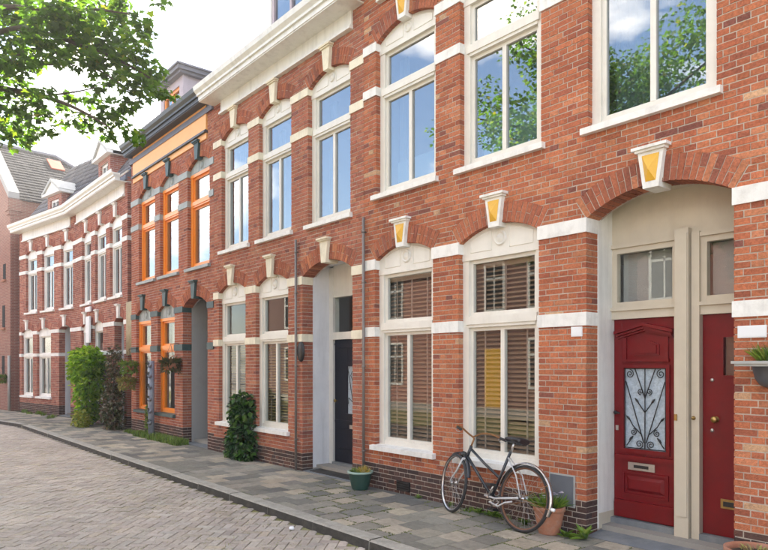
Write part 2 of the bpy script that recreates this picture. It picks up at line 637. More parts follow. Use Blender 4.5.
def kerb_obj(m, pav):
    """a kerb stone whose road face is caked with gutter dirt"""
    o = m.build('kerb_stone', 'kerb', pav, center=True)
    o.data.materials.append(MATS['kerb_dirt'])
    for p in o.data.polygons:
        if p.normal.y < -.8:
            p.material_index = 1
    return o


def make_pavement():
    m = MB()
    # bedding under the tiles, bent with the street
    bx, by = BEND_X, KERB_Y
    dx, dy = -math.cos(BEND), -math.sin(BEND)
    fx, fy = bx + dx * 14, by + dy * 14
    poly = [(fx, fy + .05), (bx, by + .05), (6, by + .05), (6, 1.2), (-40, 1.2)]
    b = len(m.v)
    m.v += [(x, y, 0.005) for x, y in poly] + [(x, y, -0.2) for x, y in poly]
    m.face(range(b, b + 5))
    for i in range(5):
        j = (i + 1) % 5
        m.face((b + j, b + i, b + 5 + i, b + 5 + j))
    pav = m.build('pavement', 'joint_sand')
    tag(pav, kind='structure')
    T = 0.3
    KW = 0.17
    pal = [(4, (0.20, 0.188, 0.160)), (4, (0.265, 0.248, 0.205)), (3.8, (0.40, 0.345, 0.265)), (1.8, (0.155, 0.150, 0.136)), (2.2, (0.33, 0.295, 0.24))]
    tiles = []
    y0 = KERB_Y + KW
    nx = int((6 - BEND_X) / T)
    for i in range(nx):
        x = BEND_X + i * T
        sh = 0.0 if i % 2 == 0 else -T / 2
        for j in range(0, 7):
            a = max(y0, y0 + j * T + sh)
            e = min(0.0, y0 + (j + 1) * T + sh)
            if e - a < 0.04:
                continue
            tiles.append((x, a, T, e - a, 0.0))
    for i in range(1, 42):
        sh = 0.0 if i % 2 == 0 else -T / 2
        for j in range(0, 7):
            a = max(KW, KW + j * T + sh)
            e = min(1.95, KW + (j + 1) * T + sh)
            if e - a < 0.04:
                continue
            s = -i * T
            c, sn = math.cos(BEND), math.sin(BEND)
            tiles.append((bx + s * c - a * sn, by + s * sn + a * c, T, e - a, BEND))
    vis = []
    for k, (x, y, lx, ly, an) in enumerate(tiles):
        f = in_view(x + lx / 2, y + ly / 2, 0.02)
        if f:
            vis.append((f, k))
    vis.sort()
    single = set(k for _, k in vis[:300])
    rest = MB()
    r2 = random.Random(11)
    prev = None
    for k, (x, y, lx, ly, an) in enumerate(tiles):
        g = 0.0035
        z = 0.02 + r2.uniform(-0.003, 0.003)
        col = pick(pal, r2)
        tx, ty = r2.uniform(-.008, .008), r2.uniform(-.008, .008)
        tgt = MB() if k in single else rest
        base = len(tgt.v)
        c, s = math.cos(an), math.sin(an)
        ring = []
        for ins, zz in ((0, -0.03), (0, -0.003), (0.004, 0)):
            for ux, uy in ((g + ins, g + ins), (lx - g - ins, g + ins), (lx - g - ins, ly - g - ins), (g + ins, ly - g - ins)):
                ring.append((ux * c - uy * s, ux * s + uy * c, zz + (ux - lx / 2) * tx + (uy - ly / 2) * ty))
        o_ = (0, 0, 0) if k in single else (x, y, z)
        tgt.v += [(p[0] + o_[0], p[1] + o_[1], p[2] + o_[2]) for p in ring]
        for lv in (0, 4):
            for q in range(4):
                q2 = (q + 1) % 4
                tgt.face((base + lv + q, base + lv + q2, base + lv + 4 + q2, base + lv + 4 + q), col)
        tgt.face((base + 8, base + 9, base + 10, base + 11), col)
        if k in single:
            tgt.build('paving_tile', 'paver', pav, loc=(x, y, z))
    tag(rest.build('paving_tile_field', 'paver', pav), kind='stuff')
    # kerb stones
    x = 6.0
    while x > BEND_X + 0.3:
        l = 0.995
        m = MB()
        z = 0.022 + rnd.uniform(-.003, .003)
        m.v += []
        yb = KERB_Y + rnd.uniform(-.004, .004)
        m.hexa([(x - l, yb - .012, -.2), (x - .004, yb - .012, -.2), (x - .004, KERB_Y + KW - .004, -.2), (x - l, KERB_Y + KW - .004, -.2),
                (x - l, yb, z - .015), (x - .004, yb, z - .015), (x - .004, KERB_Y + KW - .004, z - .015), (x - l, KERB_Y + KW - .004, z - .015)], skip=('top', 'bot'))
        b = len(m.v)
        m.v += [(x - l, yb + .015, z), (x - .004, yb + .015, z), (x - .004, KERB_Y + KW - .004, z), (x - l, KERB_Y + KW - .004, z)]
        m.face((b, b + 1, b + 2, b + 3))
        m.face((b - 4, b - 3, b + 1, b))
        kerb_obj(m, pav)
        x -= 1.0
    for i in range(14):
        m = MB()
        s0, s1 = -i * 1.0, -(i + 1) * 1.0 + .006
        c, sn = math.cos(BEND), math.sin(BEND)
        P = lambda s, a, z: (bx + s * c - a * sn, by + s * sn + a * c, z)
        m.hexa([P(s1, 0, -.2), P(s0, 0, -.2), P(s0, KW - .004, -.2), P(s1, KW - .004, -.2), P(s1, 0.01, .022), P(s0, 0.01, .022), P(s0, KW - .004, .022), P(s1, KW - .004, .022)])
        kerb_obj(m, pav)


make_pavement()

# ------------------------------------------------------------------ brick fronts
PAL_RED = [(6, (0.484, 0.163, 0.077)), (5, (0.429, 0.135, 0.067)), (2.0, (0.352, 0.110, 0.061)), (1.5, (0.528, 0.205, 0.103)), (0.45, (0.242, 0.088, 0.064)), (0.14, (0.572, 0.349, 0.206))]
PAL_LEFT = [(6, (0.440, 0.160, 0.094)), (5, (0.391, 0.133, 0.081)), (2.0, (0.330, 0.113, 0.074)), (1.2, (0.473, 0.196, 0.111)), (0.4, (0.242, 0.090, 0.069))]
PAL_ROSE = [(4, (0.425, 0.170, 0.117)), (4, (0.356, 0.129, 0.091)), (2.4, (0.287, 0.106, 0.082)), (1.0, (0.483, 0.223, 0.152))]
PAL_PLINTH = [(4, (0.085, 0.052, 0.045)), (3, (0.11, 0.062, 0.05)), (2, (0.065, 0.046, 0.043)), (1, (0.14, 0.07, 0.052))]
PAL_ARCH = [(4, (0.429, 0.143, 0.074)), (3, (0.374, 0.122, 0.067)), (2, (0.297, 0.103, 0.064)), (1, (0.484, 0.187, 0.094))]
PITCH = 0.0605
JT = 0.0100


class Op:
    """an opening with a segmental arch"""

    def __init__(s, x0, x1, z0, zs, zc, kind='window', **kw):
        s.x0, s.x1, s.z0, s.zs, s.zc, s.kind = x0, x1, z0, zs, zc, kind
        s.w = (x1 - x0) / 2
        s.xm = (x0 + x1) / 2
        r = zc - zs
        s.Rad = (s.w ** 2 + r ** 2) / (2 * r)
        s.cz = zc - s.Rad
        s.th = math.asin(min(1, s.w / s.Rad))
        s.t = kw.get('t', 0.23)
        s.dep = kw.get('dep', 0.10)
        s.kw = kw

    def half(s, z, grow=0.0):
        """half width blocked for wall bricks at height z (opening and arch ring)"""
        if z <= s.z0:
            return -1
        if z <= s.zs:
            return s.w
        Ro = s.Rad + s.t
        ze = s.cz + Ro * math.cos(s.th)
        if z <= ze:
            return (z - s.cz) * math.tan(s.th)
        q = Ro ** 2 - (z - s.cz) ** 2
        return math.sqrt(q) if q > 0 else -1

    def intr(s, x, grow=0.0):
        """height of the arch soffit over x"""
        Rr = s.Rad + grow
        q = Rr ** 2 - (x - s.xm) ** 2
        return s.cz + math.sqrt(max(q, 0))


def brick_hexa(mb, xb0, xb1, xt0, xt1, y0, y1, z0, z1, col, r):
    j = r.uniform(-0.0035, 0.0015)
    u = lambda a: r.uniform(-a, a)
    e = .0016
    mb.hexa([(xb0 + u(e), y0 + j + u(.0012), z0 + u(e)), (xb1 + u(e), y0 + j + u(.0012), z0 + u(e)), (xb1, y1, z0), (xb0, y1, z0),
             (xt0 + u(e), y0 + j + u(.0012), z1 + u(e)), (xt1 + u(e), y0 + j + u(.0012), z1 + u(e)), (xt1, y1, z1), (xt0, y1, z1)], col, skip=('back',))


def brick_front(root, width, ztop, ops, pal, bands, zplinth=0.36, single=0, seed=1, mortar='mortar', arch_single=True, ox=0.0, oy=0.0, arch_pal=PAL_ARCH, zbot=0.0, plinth_pal=PAL_PLINTH):
    r = random.Random(seed)
    rest = MB()
    cand = []
    nc = int((ztop - zbot) / PITCH)
    for c in range(nc):
        z0 = zbot + c * PITCH + JT / 2
        z1 = zbot + (c + 1) * PITCH - JT / 2
        zm = (z0 + z1) / 2
        if any(b0 + 0.004 < z0 and z1 < b1 - 0.004 for b0, b1 in bands):
            inband = True
        else:
            inband = False
        # free spans at the bottom and the top edge of the course
        edges = []
        for o in ops:
            hm = o.half(zm)
            if hm > 0:
                hb, ht = o.half(z0), o.half(z1)
                hb = hb if hb > 0 else 0.0
                ht = ht if ht > 0 else 0.0
                if o.zs - 0.03 > zm:
                    hb = ht = hm
                edges.append((o.xm - hb, o.xm + hb, o.xm - ht, o.xm + ht, o))
        edges.sort()
        spans = []
        cur = (0.0, 0.0, None)
        for eb0, eb1, et0, et1, o in edges:
            spans.append((cur[0], cur[1], eb0, et0, cur[2], o))
            cur = (eb1, et1, o)
        spans.append((cur[0], cur[1], width, width, cur[2], None))
        header = c % 2 == 0
        for b0, t0, b1, t1, ol, orr in spans:
            lo, hi = (b0 + t0) / 2, (b1 + t1) / 2
            if hi - lo < 0.02:
                continue
            if inband:
                continue
            step = 0.11 if header else 0.22
            off = 0.0 if header else (0.055 if c % 4 == 1 else 0.165)
            k0 = math.ceil((lo - off) / step + 0.30)
            js = []
            x = off + k0 * step
            while x < hi - 0.3 * 0.11:
                js.append(x + r.uniform(-.004, .004))
                x += step
            cuts = [lo] + js + [hi]
            for q in range(len(cuts) - 1):
                a, e = cuts[q], cuts[q + 1]
                first, last = q == 0, q == len(cuts) - 2
                ab, at = (b0, t0) if first else (a + JT / 2, a + JT / 2)
                eb, et = (b1, t1) if last else (e - JT / 2, e - JT / 2)
                if first and ol is not None and zm > ol.zs:
                    ab += JT * .8
                    at += JT * .8
                if last and orr is not None and zm > orr.zs:
                    eb -= JT * .8
                    et -= JT * .8
                if eb - ab < 0.012 and et - at < 0.012:
                    continue
                if eb < ab:
                    eb = ab
                if et < at:
                    et = at
                col = pick(plinth_pal if zm < zplinth else pal, r)
                dep = 0.10
                if first and ol is not None and zm < ol.zs:
                    dep = ol.dep
                if last and orr is not None and zm < orr.zs:
                    dep = orr.dep
                cand.append((ab, eb, at, et, z0, z1, dep if dep <= .12 or header else 0.098, col))
                if dep > .12 and not header:      # second brick deeper in the return
                    w = 0.09
                    if first and ol is not None:
                        cand.append((ab, ab + w, at, at + w, z0, z1, -dep, pick(pal if zm > zplinth else plinth_pal, r)))
                    if last and orr is not None:
                        cand.append((eb - w, eb, et - w, et, z0, z1, -dep, pick(pal if zm > zplinth else plinth_pal, r)))
    keep = set()
    if single:
        sc = []
        for i, q in enumerate(cand):
            if q[6] < 0:
                continue
            f = in_view(ox + (q[0] + q[1]) / 2, oy, q[4])
            if f:
                sc.append((f / math.sqrt(max(q[1] - q[0], .01)), i))
        sc.sort()
        keep = set(i for _, i in sc[:single])
    for i, (ab, eb, at, et, z0, z1, dep, col) in enumerate(cand):
        ya, yb = (0.0, dep) if dep > 0 else (0.107, -dep)
        if i in keep:
            m = MB()
            brick_hexa(m, ab, eb, at, et, ya, yb, z0, z1, col, r)
            m.build('brick', 'brick', root, center=True)
        else:
            brick_hexa(rest, ab, eb, at, et, ya, yb, z0, z1, col, r)
    # arch rings
    for o in ops:
        n = int(round(2 * o.th * (o.Rad + o.t / 2) / 0.066))
        n += (n + 1) % 2
        for k in range(n):
            a0 = -o.th + 2 * o.th * k / n
            a1 = -o.th + 2 * o.th * (k + 1) / n
            g = 0.0045
            cuts = [(0, o.t)] if k % 2 == 0 else [(0, o.t * .5 - .004), (o.t * .5 + .004, o.t)]
            for q0, q1 in cuts:
                P = []
                for rr in (o.Rad + q0, o.Rad + q1):
                    d = g / rr
                    P += [(o.xm + rr * math.sin(a0 + d), o.cz + rr * math.cos(a0 + d)), (o.xm + rr * math.sin(a1 - d), o.cz + rr * math.cos(a1 - d))]
                j = r.uniform(-.004, 0.0)
                y1 = o.dep + .02
                pts = [(P[0][0], j, P[0][1]), (P[1][0], j, P[1][1]), (P[1][0], y1, P[1][1]), (P[0][0], y1, P[0][1]),
                       (P[2][0], j, P[2][1]), (P[3][0], j, P[3][1]), (P[3][0], y1, P[3][1]), (P[2][0], y1, P[2][1])]
                col = pick(arch_pal, r)
                if arch_single:
                    m = MB()
                    m.hexa(pts, col)
                    m.build('arch_brick', 'brick', root, center=True)
                else:
                    rest.hexa(pts, col)
    f = rest.build('brick_field', 'brick', root)
    tag(f, kind='stuff')
    # mortar bed behind the bricks
    m = MB()
    xs = {0.0 + .004, width - .004}
    ins = 0.007
    for o in ops:
        for k in range(15):
            xs.add(o.x0 - ins + (o.x1 - o.x0 + 2 * ins) * k / 14)
    xs = sorted(xs)
    Y0, Y1 = 0.0035, 0.26
    for a, b in zip(xs[:-1], xs[1:]):
        if b - a < 1e-4:
            continue
        xm = (a + b) / 2
        inside = sorted([o for o in ops if o.x0 - ins <= xm <= o.x1 + ins], key=lambda o: o.z0)
        za = zb = -0.1
        for o in inside:
            m.hexa([(a, Y0, za), (b, Y0, zb), (b, Y1, zb), (a, Y1, za), (a, Y0, o.z0 - .004), (b, Y0, o.z0 - .004), (b, Y1, o.z0 - .004), (a, Y1, o.z0 - .004)])
            cl_ = lambda x: min(max(x, o.x0), o.x1)
            za, zb = o.intr(cl_(a), ins), o.intr(cl_(b), ins)
        m.hexa([(a, Y0, za), (b, Y0, zb), (b, Y1, zb), (a, Y1, za), (a, Y0, ztop), (b, Y0, ztop), (b, Y1, ztop), (a, Y1, ztop)])
    m.build('mortar_wall', mortar, root)


def bands_on(root, width, ops, z0, z1, material, name='stone_band', pr=0.018, ends=(0.0, 0.0)):
    zm = (z0 + z1) / 2
    act = sorted([o for o in ops if o.z0 < zm < o.zc + .02], key=lambda o: o.x0)
    x = ends[0]
    dl = 0.09
    out = []
    for o in act + [None]:
        e = (o.x0 if o else width - ends[1])
        dr = o.dep if o else 0.09
        lft = 0.010 if x > ends[0] + 1e-6 else 0.0
        rgt = 0.010 if o else 0.0
        if e - x > 0.03:
            m = MB()
            m.box(x - lft, e + rgt, -pr, max(dl, dr) - .002, z0, z1)
            out.append(m.build(name, material, root, center=True))
        if o:
            x = o.x1
            dl = o.dep
    return out


def keystone(root, o, material, cap=True, gem=None, s=1.0, drop=0.05):
    zb = o.zc - drop
    zt = o.zc + o.t + 0.05
    m = MB()
    wb, wt = 0.075 * s, 0.125 * s
    yb = -0.055
    m.prism([(o.xm - wb, zb), (o.xm + wb, zb), (o.xm + wt, zt), (o.xm - wt, zt)], yb, o.dep * .9)
    if cap:
        m.box(o.xm - .145 * s, o.xm + .145 * s, yb - .025, .02, zt, zt + .022)
        m.box(o.xm - .17 * s, o.xm + .17 * s, yb - .045, .02, zt + .022, zt + .05)
    k = m.build('keystone', material, root, center=True)
    if gem:
        g = MB()
        z0, z1 = zb + .06, zt - .03
        w0, w1 = wb * .66, wt * .68
        zc = (z0 + z1) / 2
        p = [(o.xm - w0, yb - .002, z0), (o.xm + w0, yb - .002, z0), (o.xm + w1, yb - .002, z1), (o.xm - w1, yb - .002, z1), (o.xm, yb - .05, zc - .02)]
        b = len(g.v)
        g.v += p
        for q in ((0, 1, 4), (1, 2, 4), (2, 3, 4), (3, 0, 4)):
            g.face(q)
        kk = g.build('gilded_boss', gem, k)
        kk.location = -Vector(k.location)
    return k


def window(root, o, mt, zt, zh, mull=True, sill_mat='white_stone', glass='window_glass', tymp=True, medal=True, cas=0.10, yf=0.075, sill_h=0.075, tymp_mat=None, zlow=None, sill_ext=0.05):
    """zt: (z0, z1) of the transom bar; zh: underside of the head rail"""
    x0, x1, z0 = o.x0 - .004, o.x1 + .004, o.z0
    tymp_mat = tymp_mat or mt
    m = MB()
    hz = 0.075
    zf = zlow or z0
    m.box(x0, x0 + cas, yf, yf + .12, z0, zh + .01)
    m.box(x1 - cas, x1, yf, yf + .12, z0, zh + .01)
    m.box(x0, x1, yf - .012, yf + .12, zh + .008, zh + hz)
    m.box(x0 + cas - .002, x1 - cas + .002, yf + .012, yf + .12, z0, z0 + .065)
    w = m.build('window', mt, root)
    # sash rails
    s_ = MB()
    ys = yf + .035
    sw = .042
    xa, xb = x0 + cas, x1 - cas
    for za, zb in ((z0 + .065, zt[0]), (zt[1], zh + .008)):
        s_.box(xa, xa + sw, ys, ys + .05, za, zb)
        s_.box(xb - sw, xb, ys, ys + .05, za, zb)
        s_.box(xa + sw, xb - sw, ys + .001, ys + .05, za, za + sw)
        s_.box(xa + sw, xb - sw, ys + .001, ys + .05, zb - sw, zb)
    s_.build('sash', mt, w)
    t = MB()
    t.box(xa - .03, xb + .03, yf - .028, yf + .10, zt[0] + .035, zt[1] - .012)
    t.box(xa, xb, yf - .012, yf + .10, zt[0], zt[0] + .036)
    t.box(xa, xb, yf + .008, yf + .10, zt[1] - .013, zt[1])
    t.build('transom_bar', mt, w, center=False)
    yg = ys + .025
    zl0, zl1 = z0 + .065 + sw - .004, zt[0] - sw + .004
    if mull:
        q = MB()
        xm = (xa + xb) / 2
        q.box(xm - .028, xm + .028, ys - .002, ys + .05, zl0, zl1)
        q.build('mullion', mt, w)
        spans = ((xa + sw - .004, xm - .026), (xm + .026, xb - sw + .004))
    else:
        spans = ((xa + sw - .004, xb - sw + .004),)
    for a, b in spans:
        g = MB()
        g.box(a, b, yg, yg + .005, zl0, zl1)
        g.build('pane', glass, w, center=True)
    g = MB()
    g.box(xa + sw - .004, xb - sw + .004, yg, yg + .005, zt[1] + sw - .004, zh + .008 - sw + .004)
    g.build('pane', glass, w, center=True)
    m = MB()
    m.hexa([(x0 - sill_ext, -.065, z0 - sill_h), (x1 + sill_ext, -.065, z0 - sill_h), (x1 + sill_ext, .10, z0 - sill_h), (x0 - sill_ext, .10, z0 - sill_h),
            (x0 - sill_ext, -.065, z0 - .012), (x1 + sill_ext, -.065, z0 - .012), (x1 + sill_ext, .10, z0 + .006), (x0 - sill_ext, .10, z0 + .006)])
    m.build('sill', sill_mat, w, center=True)
    if tymp:
        m = MB()
        zb = zh + hz - .002
        n = 18
        pts = [(x0, zb), (x1, zb)]
        for k in range(n + 1):
            x = x1 - (x1 - x0) * k / n
            xx = min(max(x, o.x0), o.x1)
            pts.append((x, max(o.intr(xx) + .012, zb + .003)))
        m.prism(pts, yf - .004, yf + .1)
        tp = m.build('tympanum', tymp_mat, w)
        if medal:
            d = MB()
            zc = zb + (o.zc - zb) * .47
            rr = (o.zc - zb) * .27
            d.lathe([(0.001, yf - .022), (rr * .55, yf - .018), (rr * .72, yf - .006), (rr * .85, yf - .024), (rr, yf - .024), (rr * 1.08, yf - .002)], (o.xm, 0, zc), n=20, axis='y')
            for sgn in (-1, 1):
                xi, xo = o.xm + sgn * rr * 1.6, o.xm + sgn * (o.w - .13)
                zi0 = zb + .025
                # raised outline: bottom, inner end and arched top
                path = [(xi, yf - .006, zi0), (xo, yf - .006, zi0)]
                for k in range(7):
                    x = xo + (xi - xo) * k / 6
                    path.append((x, yf - .006, max(o.intr(x) - .035, zi0 + .004)))
                path.append((xi, yf - .006, zi0))
                d.tube(path, .0065, 5, smooth=False)
            d.build('medallion', tymp_mat, w)
    return w


def interior(root, width, depth, zc, ztop):
    m = MB()
    a, b = 0.02, width - .02
    # floor, mid ceiling, back and side walls with thickness
    m.box(a, b, .262, depth, 0.0, 0.1)
    m.box(a, b, .262, depth, zc, zc + .22)
    m.box(a, b, .262, depth, ztop - .25, ztop - .05)
    m.box(a, b, depth, depth + .2, 0.0, ztop)
    m.box(a, a + .15, .262, depth, 0.1, ztop - .25)
    m.box(b - .15, b, .262, depth, 0.1, ztop - .25)
    return m.build('inner_wall', 'interior', root)


def tile_roof(name, root, x0, x1, y0, z0, y1, z1, pal, tile=0.24, row=0.30, wave=0.02, seed=5):
    """pantile slope from the eaves (y0,z0) to the ridge (y1,z1)"""
    r = random.Random(seed)
    m = MB()
    d = Vector((0, y1 - y0, z1 - z0))
    ln = d.length
    d.normalize()
    nn = Vector((0, -d.z, d.y))
    nr = max(1, int(ln / row))
    nt_ = max(1, int((x1 - x0) / tile))
    prof = [(0, 0.0), (.25, -.6), (.5, -.2), (.72, 1.0), (.9, .7)]
    for i in range(nr):
        s0, s1 = i * ln / nr, (i + 1) * ln / nr + .04
        for k in range(nt_):
            col = pick(pal, r)
            xa = x0 + (x1 - x0) * k / nt_
            w = (x1 - x0) / nt_
            pr = prof + [(1.0, 0.0)]
            lift = r.uniform(0, .006)
            b = len(m.v)
            for fx, h in pr:
                for s, e in ((s0, .030), (s1, 0.004)):
                    p = Vector((xa + fx * w, y0, z0)) + d * s + nn * (h * wave + e + lift)
                    m.v.append(tuple(p))
                p = Vector((xa + fx * w, y0, z0)) + d * s0 + nn * (h * wave + .008 + lift)
                m.v.append(tuple(p))
            for q in range(len(pr) - 1):
                c0, c1 = b + q * 3, b + (q + 1) * 3
                m.face((c0, c1, c1 + 1, c0 + 1), col, True)
                m.face((c0 + 2, c1 + 2, c1, c0), col)
    o = m.build(name, 'roof_tile', root)
    tag(o, kind='stuff')
    return o


PAL_SLATE = [(4, (0.025, 0.024, 0.029)), (3, (0.032, 0.030, 0.034)), (2, (0.020, 0.019, 0.023))]
PAL_GREYTILE = [(4, (0.14, 0.135, 0.14)), (3, (0.17, 0.16, 0.16)), (2, (0.11, 0.11, 0.12))]


def roof_body(root, width, z0, ridge_y=4.4, ridge_z=10.3, back_y=8.6, tiles=True, y0=-0.05, pal=PAL_GREYTILE):
    m = MB()
    t = 0.12
    m.hexa([(0, y0, z0 - t), (width, y0, z0 - t), (width, ridge_y, ridge_z - t), (0, ridge_y, ridge_z - t), (0, y0, z0), (width, y0, z0), (width, ridge_y, ridge_z), (0, ridge_y, ridge_z)])
    m.hexa([(0, ridge_y, ridge_z - t), (width, ridge_y, ridge_z - t), (width, back_y, z0 - t), (0, back_y, z0 - t), (0, ridge_y, ridge_z), (width, ridge_y, ridge_z), (width, back_y, z0), (0, back_y, z0)])
    # gable infill
    for x in (0.002, width - .1):
        m.prism([(x, z0 - t), (x + .1, z0 - t), (x + .1, z0 - t + .01), (x, z0 - t + .01)], y0, y0 + .01)
        b = len(m.v)
        m.v += [(x, y0, z0 - t), (x, back_y, z0 - t), (x, ridge_y, ridge_z - t), (x + .1, y0, z0 - t), (x + .1, back_y, z0 - t), (x + .1, ridge_y, ridge_z - t)]
        m.face((b, b + 2, b + 1))
        m.face((b + 3, b + 4, b + 5))
    rf = m.build('roof', 'lead', root)
    if tiles:
        tile_roof('roof_tile_field', rf, 0, width, y0 + .05, z0 + .012, ridge_y, ridge_z + .012, pal)
    return rf


def body_shell(root, width, z1, depth=8.5, z0=0.0):
    """side and back walls behind the front"""
    m = MB()
    m.box(0.0, 0.12, .262, depth, z0, z1)
    m.box(width - .12, width, .262, depth, z0, z1)
    m.box(0.12, width - .12, depth - .25, depth, z0, z1)
    return m.build('outer_wall', 'shader_brick', root)


# ------------------------------------------------------------------ the red-door house (nearest)
XA, XA1 = -7.35, -0.9
HA = empty('brick_house', (XA, 0, 0))
tag(HA, 'nearest red brick house with white bands, gilded keystones and two dark red doors', 'house', 'row of brick houses')
la = lambda X: X - XA
opsA = [Op(la(-7.09), la(-5.93), .63, 3.20, 3.365, dep=.10),
        Op(la(-5.48), la(-4.30), .63, 3.20, 3.365, dep=.10),
        Op(la(-3.72), la(-2.31), 0.0, 3.215, 3.42, 'door', dep=.20, t=.235),
        Op(la(-7.07), la(-5.88), 4.12, 6.24, 6.40, dep=.10),
        Op(la(-5.46), la(-4.27), 4.12, 6.24, 6.40, dep=.10),
        Op(la(-3.70), la(-2.45), 4.12, 6.24, 6.40, dep=.10)]
BA = [(2.14, 2.275), (3.08, 3.225), (5.52, 5.64), (6.14, 6.265)]
brick_front(HA, XA1 - XA, 7.6, opsA, PAL_RED, BA, single=300, seed=4, ox=XA, oy=0)
for b0, b1 in BA:
    bands_on(HA, XA1 - XA, opsA, b0, b1, 'white_stone')
for o in opsA:
    keystone(HA, o, 'white_stone', gem='gold_paint')
for i in (0, 1):
    window(HA, opsA[i], 'off_white_paint', (2.19, 2.33), 2.99)
for i in (3, 4, 5):
    window(HA, opsA[i], 'off_white_paint', (5.46, 5.60), 6.08, glass='sky_glass')
interior(HA, XA1 - XA, 4.5, 3.45, 7.5)
body_shell(HA, XA1 - XA, 7.5)


def cornice(root, x0, x1, zf, fx0, fx1, mt='white_paint', zs=6.92, gut='white_paint', frieze_mat=None, proj=.36):
    """frieze board with a moulded foot, soffit, fascia and gutter"""
    m = MB()
    m.box(fx0, fx1, -.035, .02, zf + .05, zs)
    fr = m.build('frieze', frieze_mat or mt, root)
    m = MB()
    m.box(fx0 - .01, fx1 + .01, -.075, .02, zf, zf + .035)
    m.box(fx0 - .005, fx1 + .005, -.055, .02, zf + .035, zf + .06)
    m.build('moulding', mt, fr)
    m = MB()
    m.box(x0, x1, -proj, .1, zs, zs + .02)
    m.box(x0, x1, -proj - .015, -.2, zs + .02, zs + .10)
    m.box(x0 - .01, x1 + .01, -proj - .05, -.2, zs + .10, zs + .14)
    c = m.build('cornice', mt, root)
    m = MB()
    m.prism([(0, 0), (0, 0), (0, 0)], 0, 0) if False else None
    prof = [(-.2, zs + .14), (-proj - .05, zs + .14), (-proj - .10, zs + .19), (-proj - .12, zs + .27), (-proj - .10, zs + .275), (-proj - .08, zs + .2), (-.2, zs + .2)]
    b = len(m.v)
    n = len(prof)
    m.v += [(x0 - .02, y, z) for y, z in prof] + [(x1 + .02, y, z) for y, z in prof]
    m.face(range(b, b + n))
    m.face(range(b + 2 * n - 1, b + n - 1, -1))
    for i in range(n):
        j = (i + 1) % n
        m.face((b + i, b + n + i, b + n + j, b + j))
    m.build('gutter', gut, c)
    return c


cornice(HA, .02, XA1 - XA, 6.76, la(-6.98), la(-1.3), zs=7.06)
roof_body(HA, XA1 - XA, 7.3, tiles=False)


